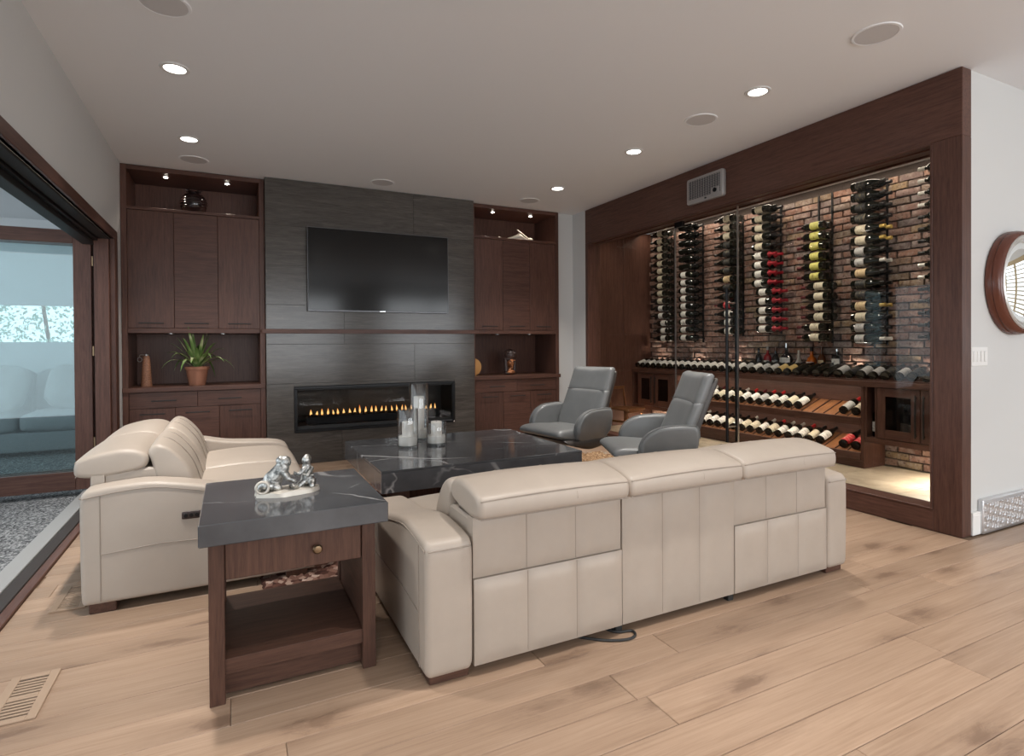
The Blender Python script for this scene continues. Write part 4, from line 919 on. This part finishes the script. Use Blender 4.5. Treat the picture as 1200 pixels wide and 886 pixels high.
# the big wooden front
fr = thing('wine_cellar_surround', 'tall dark walnut surround framing the glass wine cellar', 'surround', (XW+.1, 3.75, 0))
FZ0, FZ1, FY0, FY1 = .138, 2.339, 1.967, 5.652
box('header', (XW, YFR, FZ1+.012), (3.912, 5.711, ZC-.003), 'walnut_Y', fr, .003); box('header_lining', (3.912, 1.972, FZ1+.004), (4.0, 5.711, ZC-.003), 'walnut_Y', fr, .001)
box('near_stile', (XW, YFR, 0), (3.912, FY0-.014, FZ1+.012), 'walnut_Z', fr, .002)
box('bottom_rail', (XW, FY0-.014, 0), (4.0, FY1+.01, FZ0-.010), 'walnut_Y', fr, .002)
box('far_stile', (XW, FY1+.012, 0), (4.0, 5.711, FZ1+.012), 'walnut_Z', fr, .002)
box('near_jamb', (3.912, FY0-.014, 0), (4.0, FY0, FZ1), 'walnut_Z', fr, .001)
for lo, hi, mm in (((XW-.004, FY0-.014, FZ1), (3.86, FY1+.012, FZ1+.012), 'walnut_Y'), ((XW-.004, FY0-.014, FZ0-.010), (3.86, FY1+.012, FZ0), 'walnut_Y'), ((XW-.004, FY0-.014, FZ0), (3.86, FY0, FZ1), 'walnut_Z'), ((XW-.004, FY1, FZ0), (3.86, FY1+.012, FZ1), 'walnut_Z')):
    box('bead', lo, hi, mm, fr, .002)
XG = 3.93
for i, (a, b, nm, lb) in enumerate(((4.306, FY1, 'glass_panel', 'fixed clear glass panel'), (3.538, 4.302, 'glass_door', 'clear glass door with tall black pull handles'), (FY0, 3.534, 'glass_panel', 'wide fixed clear glass panel'))):
    g = tag(box(nm, (XG, a, FZ0+.002), (XG+.010, b, FZ1-.002), 'clear_glass', fr, 0), lb)
    for e in {0: (a,), 1: (a, b), 2: (b,)}[i]: box('polished_edge', (XG-.001, e-.0035, FZ0+.004), (XG+.011, e+.0035, FZ1-.004), 'brushed_metal', g, 0)
    if i == 1:
        for xh in (3.872, 3.985):
            put('pull_handle', tube_mesh([(0, 0, -.67), (0, 0, .67)], .013, 'black_metal', 14), g, (xh, 3.600, .955))
            for zz in (.42, 1.50): put('standoff', tube_mesh([(0, 0, 0), (XG+.005-xh, 0, 0)], .008, 'chrome', 8), g, (xh, 3.600, zz))
        box('pivot_clamp', (XG-.012, 4.19, FZ1-.055), (XG+.022, 4.30, FZ1-.004), 'black_metal', g, .002)
        box('pivot_clamp', (XG-.012, 4.19, FZ0+.004), (XG+.022, 4.30, FZ0+.05), 'black_metal', g, .002)
# cooling unit grille on the header
cg = thing('cooling_grille', 'rounded grey cooling unit grille mounted on the wooden header', 'grille', (XW, 3.76, 2.53))
def yz(pts): return pts
cpf = []
for cy_, cz_, a0 in ((.20, .095, 0), (-.20, .095, 90), (-.20, -.095, 180), (.20, -.095, 270)):
    for k in range(6):
        a = math.radians(a0+k*18); cpf.append((cy_*(.97)+.022*math.cos(a)*(1), cz_+.022*math.sin(a)))
sub('housing', loft_mesh(cpf, -.045, .0, .012, 'cooler_grey', 2, 3), cg)
sub('mesh_backing', box_mesh(.006, .37, .165, 'cooler_mesh', .002), cg, (-.045, 0, .008))
for k in range(13): sub('fin', box_mesh(.006, .0028, .165, 'cooler_grey', .0005), cg, (-.0485, -.174+k*.029, .008))
for k in range(11): sub('cross_fin', box_mesh(.005, .37, .0022, 'cooler_grey', .0005), cg, (-.0482, 0, -.067+k*.015))
sub('logo_panel', box_mesh(.008, .09, .055, 'cooler_grey', .003), cg, (-.049, -.135, -.055))
sub('control_knob', lathe_mesh([(.019, 0), (.019, .008), (.013, .010), (0, .010)], 'black_metal', 18), cg, (-.053, -.135, -.053), (0, -PI/2, 0))
sub('sensor', lathe_mesh([(.012, 0), (.012, .004), (0, .005)], 'matte_black', 14), cg, (-.046, -.02, -.095), (0, -PI/2, 0), (.6, 1, 1))
# ------------------------------------------------------------------ cellar joinery
XF = 5.14; XK = XB-.046
wt = thing('cellar_counter', 'long walnut counter along the brick wall holding tilted bottles', 'counter', (5.3, 4.2, .748))
box('board', (XF-.012, 1.98, .748), (XK, Y1-.004, .800), 'walnut_Y', wt, .003)
def cellar_cab(y0, y1, label, doors, extra=None):
    c = thing('cellar_cabinet', label, 'cabinet', (5.3, (y0+y1)/2, .245))
    box('bottom', (XF, y0, .245), (XK, y1, .295), 'walnut_Y', c); box('back', (XK-.012, y0, .295), (XK, y1, .746), 'walnut_Z', c)
    box('side', (XF, y0, .295), (XK-.012, y0+.022, .746), 'walnut_Z', c); box('side', (XF, y1-.022, .295), (XK-.012, y1, .746), 'walnut_Z', c)
    for a, b, gl, ins, hs in doors:
        d = thing('x', None, None) if False else None
        e = box('door', (XF-.002, a, .300), (XF+.018, a+.07, .742), 'walnut_Z', c)
        box('door_stile', (XF-.002, b-.07, .300), (XF+.018, b, .742), 'walnut_Z', e); box('door_rail', (XF-.002, a+.07, .672), (XF+.018, b-.07, .742), 'walnut_Y', e); box('door_rail', (XF-.002, a+.07, .300), (XF+.018, b-.07, .380), 'walnut_Y', e)
        box('pane', (XF+.004, a+.068, .378), (XF+.008, b-.068, .674), 'smoke_glass', e, 0)
        hy = a+.028 if hs < 0 else b-.028
        box('handle', (XF-.026, hy-.006, .34), (XF-.014, hy+.006, .70), 'matte_black', e, .002)
        for zz in (.36, .68): box('handle_post', (XF-.014, hy-.005, zz-.005), (XF-.002, hy+.005, zz+.005), 'matte_black', e, 0)
    return c
cL = cellar_cab(5.672, Y1-.006, 'walnut cellar cabinet with two glass doors by the wood end wall', [(6.062, 6.385, 1, 0, -1), (5.70, 6.040, 1, 0, 1)])
cR = cellar_cab(1.985, 3.19, 'walnut cellar cabinet with glass doors beside the wine display rack', [(2.727, 3.078, 1, 0, -1), (2.37, 2.72, 1, 0, 1), (2.01, 2.36, 1, 0, -1)])
box('cubby_divider', (XF, 3.082, .295), (XK-.012, 3.098, .746), 'walnut_Z', cR)
rk = thing('display_rack', 'walnut display rack with sloping shelves between the cellar cabinets', 'rack', (5.3, 4.43, 0))
RY0, RY1 = 3.194, 5.668
box('side_panel', (XF, RY0, 0), (XK, RY0+.03, .746), 'walnut_Z', rk); box('side_panel', (XF, RY1-.03, 0), (XK, RY1, .746), 'walnut_Z', rk)
box('back_panel', (XK-.014, RY0+.03, .0), (XK, RY1-.03, .746), 'walnut_Y', rk)
SL = math.radians(21)
def slope(z, nm):
    bd = box_mesh(.315, RY1-RY0-.064, .014, 'rack_wood_X', .001)
    put('sloped_board', bd, rk, (5.158+.158*math.cos(SL), (RY0+RY1)/2, z+.006+.158*math.sin(SL)), (0, -SL, 0))
    box('front_lip', (XF-.014, RY0+.03, z-.058), (XF+.016, RY1-.03, z+.012), 'walnut_Y', rk, .002)
    st = box_mesh(.31, .010, .010, 'walnut_X', .001)
    for k in range(int((RY1-RY0-.1)/.1195)+1): put('divider_strip', st, rk, (5.158+.158*math.cos(SL)-.004, RY1-.04-k*.1195, z+.016+.158*math.sin(SL)), (0, -SL, 0))
slope(.448, 'a'); slope(.128, 'b')
box('plinth', (XF+.01, RY0+.03, 0), (XF+.03, RY1-.03, .07), 'walnut_Y', rk)
crd = thing('bottle_cradle', 'sloping walnut cradle board on top of the cellar counter', 'rack', (5.3, 4.25, .80))
box('back_riser', (5.40, 2.0, .80), (5.425, 4.6, .868), 'walnut_Y', crd, .001); box('back_riser', (5.40, 4.6, .80), (5.425, Y1-.02, .868), 'walnut_Y', crd, .001)
box('front_stop', (XF+.004, 2.0, .80), (XF+.016, Y1-.02, .815), 'walnut_Y', crd, .001)
# ------------------------------------------------------------------ wine bottles
def bottle_meshes():
    r = .0375
    bord = [(0, .006), (.02, .004), (.034, 0), (r, .004), (r, .19), (.036, .203), (.030, .215), (.019, .228), (.0150, .240), (.0145, .285), (.0165, .287), (.0165, .297), (.0, .300)]
    burg = [(0, .006), (.02, .004), (.036, 0), (.0405, .004), (.0405, .15), (.038, .175), (.031, .205), (.022, .232), (.0160, .252), (.0148, .285), (.0165, .287), (.0165, .297), (0, .300)]
    return {'bord': lathe_mesh(bord, 'wine_glass_dark', 18), 'burg': lathe_mesh(burg, 'wine_glass_dark', 18)}
BM = bottle_meshes()
def label_mesh(r, z0, z1, arc, mat):
    a = math.radians(arc/2); return lathe_mesh([(r+.0008, z0), (r+.0008, z1)], mat, 12, PI-a, PI+a)
LC = {}
def lab(r, z0, z1, arc, mat):
    k = (r, z0, z1, arc, mat)
    if k not in LC: LC[k] = label_mesh(*k)
    return LC[k]
FC = {}
def foil(mat, z0):
    if (mat, z0) not in FC:
        pr = [(.0345, .207), (.031, .2145), (.0205, .2282), (.0160, .240), (.0155, .2855), (.0175, .2865), (.0175, .2975), (0, .3008)] if z0 < .22 else [(.0163, z0), (.0157, .2855), (.0175, .2865), (.0175, .2975), (0, .3008)]
        FC[(mat, z0)] = lathe_mesh(pr, mat, 14)
    return FC[(mat, z0)]
NBOT = 0
def bottle(loc, rot, shape, lm, fm, label, group, lz=(.045, .135), arc=190, fz=.25, sc=None):
    global NBOT; NBOT += 1
    o = bpy.data.objects.new('wine_bottle', BM[shape]); link(o); o.location = loc; o.rotation_euler = rot
    if sc: o.scale = sc
    tag(o, label, 'bottle', group); r = .0375 if shape == 'bord' else .0405
    if lm: sub('label', lab(r, lz[0], lz[1], arc, lm), o)
    if fm: sub('capsule', foil(fm, fz), o)
    return o
W = {'label_cream': 'cream-label', 'label_white': 'white-label', 'label_yellow': 'yellow-label', 'label_tan': 'tan-label', 'label_grey': 'grey-label', 'label_gold': 'gold-label', 'label_red': 'red-label', 'label_dark': 'dark-label', None: 'unlabelled dark'}
FWD = {'foil_red': 'red-capped', 'foil_black': 'black-capped', 'foil_gold': 'gold-capped', 'foil_white': 'white-capped', 'foil_maroon': 'maroon-capped', 'foil_scarlet': 'scarlet-capped'}
UP = (-PI/2, 0, 0); DN = (PI/2, 0, 0)   # neck towards +y / -y
# (neck direction, y of the front bottle's base, styles from the top, z top, shape, back layer?)
y_, g_, c_, w_, t_ = 'label_yellow', 'label_grey', 'label_cream', 'label_white', 'label_tan'
racks = [
    (1, 5.925, [(c_, 'foil_black')]*10+[(w_, 'foil_black')]*5, 2.640, 'bord', 'first'),
    (-1, 5.655, [(None, 'foil_black')]*6+[(w_, 'foil_black')]*8+[('label_white', 'foil_black')], 2.640, 'bord', 'second'),
    (1, 4.765, [(c_, 'foil_black')]*3+[('label_dark', 'foil_black')]*4+[(t_, 'foil_black')]+[('label_dark', 'foil_black')]*2+[('label_red', 'foil_maroon')]+[(w_, 'foil_black')]*3, 2.610, 'burg', 'third'),
    (-1, 4.500, [(c_, 'foil_black')]*5+[(w_, 'foil_red')]*9, 2.620, 'bord', 'fourth'),
    (1, 3.650, [(y_, 'foil_maroon')]*6+[('label_cream', 'foil_maroon')]*4+[(c_, 'foil_maroon')]*2, 2.318, 'bord', 'fifth'),
    (-1, 3.370, [('label_dark', 'foil_black')]*4+[(c_, 'foil_gold'), (c_, 'foil_gold'), (g_, 'foil_black'), (g_, 'foil_white'), (t_, 'foil_black'), ('label_dark', 'foil_black'), ('label_dark', 'foil_black'), (t_, 'foil_gold'), (c_, 'foil_black'), (g_, 'foil_black'), (g_, 'foil_white')], 2.600, 'burg', 'sixth'),
    (1, 2.500, [(w_, 'foil_white' if k in (0, 1, 2, 3, 8, 9) else 'foil_black') for k in range(15)], 2.610, 'bord', 'seventh'),
]
PITCH_B = .1013
for dirn, yb, rows, zt, shp, nm in racks:
    ztop = 2.63; n_ = len(rows); zb = zt-(n_-1)*PITCH_B-.06
    ry = (yb+dirn*.20, yb+dirn*.055)
    rkk = thing('wall_wine_rack', 'black metal wall rack, %s from the wood end panel, on the brick' % nm, 'rack', (XB-.02, yb+dirn*.13, zb))
    for q in ry:
        box('rail', (XB-.058, q-.008, zb), (XB-.040, q+.008, max(zt+.05, 2.66)), 'black_metal', rkk, .002)
        for zz in (zb+.05, zt): box('wall_bracket', (XB-.041, q-.006, zz-.01), (XB-.016, q+.006, zz+.01), 'black_metal', rkk, .001)
        pg = tube_mesh([(0, 0, 0), (-.235, 0, 0)], .0035, 'black_metal', 6)
        for i in range(n_):
            put('peg', pg, rkk, (XB-.055, q, zt-i*PITCH_B-.0435))
    for i, (lm, fm) in enumerate(rows):
        for layer in (0, 1):
            if layer == 1 and nm == 'seventh': continue
            x = XB-.245+.096*layer; z = zt-i*PITCH_B; yo = yb
            if nm == 'fourth' and i >= 9: yo -= .055
            if nm == 'fifth' and i >= 6 and i < 10: yo -= .045
            if nm == 'first' and i >= 12: yo -= .05
            rot = UP if dirn > 0 else DN
            lz = (.040, .125) if lm in (w_, g_) else (.045, .140); fz = .20 if fm == 'foil_red' else .245
            bottle((x, yo, z), rot, shp, lm, fm, '%s %s bottle, %s from top, %s layer of the %s wall rack' % (W[lm], FWD[fm], ORD[i+1], ('front', 'back')[layer], nm), 'wine bottles on the %s wall rack' % nm, lz, 200, fz)
# bottles on the sloped shelves: base to the room, neck up to the brick
rr = random.Random(31)
def shelf_row(z, x, y0, y1, pitch, tilt, rank, where, styles, gaps=()):
    nb = int((y1-y0)/pitch); seq = 0
    for k in range(nb):
        yv = y1-pitch*(k+.5); seq += 1
        if k in gaps: continue
        lm, fm, shp = styles(k, nb); r = .0375 if shp == 'bord' else .0405
        bottle((x, yv, z+r*math.cos(tilt)+.002), (0, PI/2-tilt, 0), shp, lm, fm, '%s %s bottle, %s from the wood end, %s' % (W[lm], FWD[fm], ordn(seq), where), 'wine bottles %s' % where, (.030, .150), 200, .24)
def st_top(k, n):
    if k in (21, 22): return ('label_gold', 'foil_black', 'bord')
    return (('label_white', 'label_white', None, 'label_grey', 'label_white')[rr.randrange(5)], 'foil_black', 'bord') if k < 20 else ((None, 'label_grey', 'label_dark', 'label_grey', None)[rr.randrange(5)], 'foil_black', ('bord', 'burg')[k % 2])
def st_mid(k, n): return (('label_white', 'label_cream', 'label_white', 'label_grey')[rr.randrange(4)], rr.choice(['foil_black', 'foil_black', 'foil_scarlet', 'foil_white', 'foil_maroon']), rr.choice(['bord', 'bord', 'burg']))
def st_low(k, n): return (('label_white', 'label_cream')[rr.randrange(2)] if k < n-2 else 'label_red', rr.choice(['foil_white', 'foil_black', 'foil_scarlet', 'foil_black']), rr.choice(['bord', 'burg']))
shelf_row(.806, 5.162, 2.45, 6.49, .110, math.radians(18), 1, 'lying on the cellar counter', st_top)
shelf_row(.466, 5.170, RY0+.04, RY1-.04, .1195, SL, 2, 'on the upper sloped display shelf', st_mid, (15, 16, 17))
shelf_row(.146, 5.170, RY0+.04, RY1-.04, .1195, SL, 3, 'on the lower sloped display shelf', st_low, (17,))
# upright bottles in the cubby and behind the glass cabinet door
for k, (yv, zz, lm) in enumerate(((3.135, .296, 'label_white'), (2.86, .296, 'label_white'), (2.95, .296, 'label_grey'))):
    bottle((5.24+.05*k, yv, zz), (0, 0, 0), 'bord', lm, 'foil_white' if k == 0 else 'foil_black', ['upright white-label bottle in the narrow cubby of the cellar cabinet', 'upright white-label bottle behind the glass cabinet door', 'upright grey-label bottle behind the glass cabinet door'][k], 'upright bottles in the cellar cabinet')
# ------------------------------------------------------------------ spirits standing at the brick
ZS = .868
rs = thing('bottle_step', 'narrow walnut step behind the tilted bottles carrying the spirits', 'shelf', (5.44, 4.1, .80))
box('board', (5.426, 3.5, .80), (5.476, 4.75, .868), 'walnut_Y', rs, .002)
def spirit(y, name, label, prof, mat, cap, lblr, lz, lmat, flat=1.0, cmat='black_metal', xx=5.45):
    t = thing(name, label, 'bottle', (xx, y, ZS))
    sub('body', lathe_mesh(prof, mat, 24), t, scale=(flat if flat < 1 else 1, 1/flat if flat < 1 and False else 1, 1))
    sub('stopper', lathe_mesh([(0, cap[0]), (cap[1], cap[0]), (cap[1], cap[2]), (0, cap[2]+.002)], cmat, 16), t)
    if lmat: sub('label', lab(lblr, lz[0], lz[1], 120, lmat), t, scale=(flat, 1, 1))
std = lambda r, h: [(0, 0), (r*.94, 0), (r, .006), (r, h*.52), (r*.85, h*.62), (.016, h*.72), (.013, h*.80), (.014, h*.93), (0, h*.93)]
spirit(4.60, 'spirit_bottle', 'slim dark spirit bottle at the brick beside the glass door', std(.034, .22), 'black_liquor', (.2, .015, .225), .034, (.03, .10), None)
spirit(4.478, 'spirit_bottle', 'red spirit bottle with white label and clear stopper', std(.040, .22), 'red_liquor', (.2, .015, .24), .040, (.025, .085), 'label_white', 1, 'clear_spirit')
spirit(4.372, 'spirit_bottle', 'small black spirit bottle between the red and round bottles', std(.036, .205), 'black_liquor', (.19, .016, .23), .036, (.03, .085), 'label_grey', 1, 'brown_liquor')
spirit(4.235, 'whisky_decanter', 'large round black whisky bottle with white crest label', [(0, 0), (.055, 0), (.062, .006), (.075, .05), (.074, .10), (.055, .14), (.024, .165), (.016, .18), (.016, .23), (0, .23)], 'black_liquor', (.23, .018, .275), .074, (.05, .12), 'label_white', .72, 'chrome')
spirit(4.085, 'glass_decanter', 'clear crystal decanter with round stopper at the brick', [(0, 0), (.055, 0), (.060, .01), (.045, .05), (.02, .10), (.013, .13), (.015, .16), (0, .16)], 'clear_spirit', (.16, .012, .20), .06, (.03, .08), None, 1, 'clear_spirit')
spirit(3.935, 'spirit_bottle', 'amber orange spirit bottle with black cap', [(0, 0), (.044, 0), (.048, .008), (.048, .09), (.040, .118), (.018, .14), (.015, .165), (.015, .19), (0, .19)], 'orange_liquor', (.19, .017, .235), .048, (.02, .08), 'label_white')
spirit(3.822, 'spirit_bottle', 'small brown spirit bottle beside the amber bottle', std(.036, .22), 'brown_liquor', (.2, .015, .235), .036, (.03, .10), 'label_tan', 1, 'brown_liquor')
t = thing('spirit_bottle', 'square black whisky bottle with large white label', 'bottle', (5.45, 3.655, ZS))
sub('body', box_mesh(.05, .094, .155, 'black_liquor', .008, 3), t, (0, 0, .0775)); sub('label', box_mesh(.002, .080, .085, 'label_white', .0005), t, (-.0265, 0, .075)); sub('neck', lathe_mesh([(0, .154), (.015, .154), (.014, .19), (0, .19)], 'black_liquor', 16), t); sub('stopper', lathe_mesh([(0, .19), (.018, .19), (.018, .215), (0, .217)], 'chrome', 16), t)
# small wooden step chair inside the cellar
sc_ = thing('step_chair', 'small wooden step chair standing on the cellar floor', 'chair', (4.78, 6.16, 0), math.radians(12))
for s in (-1, 1):
    sub('post', tube_mesh([(s*.16, .18, 0), (s*.155, .16, .28), (s*.145, .20, .56)], .015, 'stool_wood', 8), sc_)
    sub('leg', tube_mesh([(s*.165, -.14, 0), (s*.15, -.12, .27)], .016, 'stool_wood', 8), sc_)
    lbox('side_rail', (s*.155-.012, -.13, .10), (s*.155+.012, .17, .13), 'stool_wood', sc_)
lbox('seat', (-.18, -.16, .268), (.18, .17, .292), 'stool_wood', sc_, .006, 2); lbox('top_rail', (-.16, .185, .530), (.16, .21, .568), 'stool_wood', sc_, .004)
lbox('stretcher', (-.15, -.135, .10), (.15, -.115, .135), 'stool_wood', sc_, .003); lbox('apron', (-.15, -.15, .235), (.15, -.13, .268), 'stool_wood', sc_, .003)
# ------------------------------------------------------------------ cellar lamps
def strip(name, label, lo, hi, power, direction):
    t = tag(box(name, lo, hi, 'led_glow', None, 0), label, 'light')
    c = [(a+b)/2 for a, b in zip(lo, hi)]; L = hi[1]-lo[1]
    o = area('strip_light', (c[0]+direction[0]*.02, c[1], c[2]+direction[2]*.02), direction, L, .03, power, WARM, 170)
    o.rotation_euler = Vector(direction).to_track_quat('-Z', 'Y').to_euler(); 
    return o
tag(box('cellar_valance', (5.262, 1.98, 2.700), (5.282, 6.51, ZC), 'walnut_Y', None, .001), 'slim dark valance hiding the light strip above the brick wall', 'valance')  # board added to keep the strip out of view and give a dark band
struct('ceiling_cellar', (4.0, 1.97, ZC-.008), (5.262, 6.52, ZC-.001), 'walnut_Y', 'dark walnut ceiling lining of the wine cellar', 'ceiling')
strip('led_strip', 'warm light strip along the cellar ceiling at the brick', (5.300, 2.0, 2.735), (5.325, 6.45, 2.748), 14, (0.25, 0, -1))
strip('led_strip', 'warm light strip under the near cellar cabinet', (5.28, 2.0, .236), (5.31, 3.17, .245), 12, (0, 0, -1))
strip('led_strip', 'warm light strip under the far cellar cabinet', (5.28, 5.7, .236), (5.31, 6.48, .245), 16, (0, 0, -1))
strip('led_strip', 'warm light strip under the cellar counter above the display shelf', (5.200, 3.25, .7442), (5.220, 5.62, .7475), 4.2, (.35, 0, -1))  # unseen strip added to brighten the bottle labels
strip('led_strip', 'warm light strip under the upper sloped display shelf', (5.160, 3.25, .3935), (5.176, 5.62, .397), 3.6, (.35, 0, -1))  # another unseen strip, added to lift the lower row of labels
for kk, yv in enumerate((2.5, 3.4, 4.3, 5.2, 6.1)):
    t = thing('cellar_downlight', 'small recessed cellar ceiling downlight, %s from the wood end wall' % ORD[5-kk], 'light', (4.55, yv, ZC), group='downlights in the cellar ceiling')
    sub('trim_ring', lathe_mesh([(.04, 0), (.042, -.005), (.055, -.004), (.057, 0)], 'light_trim', 24), t); sub('lens', lathe_mesh([(0, -.003), (.04, -.003), (.04, -.001), (0, -.001)], 'lamp_glow', 20), t)
    area('downlight', (4.55, yv, ZC-.01), (0.25, 0, -1), .08, .08, (15, 15, 14, 11, 4)[kk], WARM, 150, 'DISK')
for kk, yv in enumerate((2.75, 3.45, 4.15, 4.85, 5.55, 6.25)):
    t = thing('uplight', 'small warm uplight at the brick, %s from the wood end wall' % ORD[6-kk], 'light', (5.452, yv, .802), group='uplights along the brick')
    sub('can', lathe_mesh([(0, 0), (.012, 0), (.012, .012), (.009, .014), (0, .014)], 'black_metal', 12), t); sub('lens', lathe_mesh([(0, .014), (.008, .014), (0, .016)], 'puck_glow', 10), t)
    l = bpy.data.lights.new('uplight_beam', 'SPOT'); l.energy = 11; l.spot_size = math.radians(120); l.spot_blend = .8; l.shadow_soft_size = .01; l.color = WARM
    lo = bpy.data.objects.new('uplight_beam', l); C.objects.link(lo); lo.location = (5.452, yv, .83); lo.rotation_euler = (PI, 0, 0)
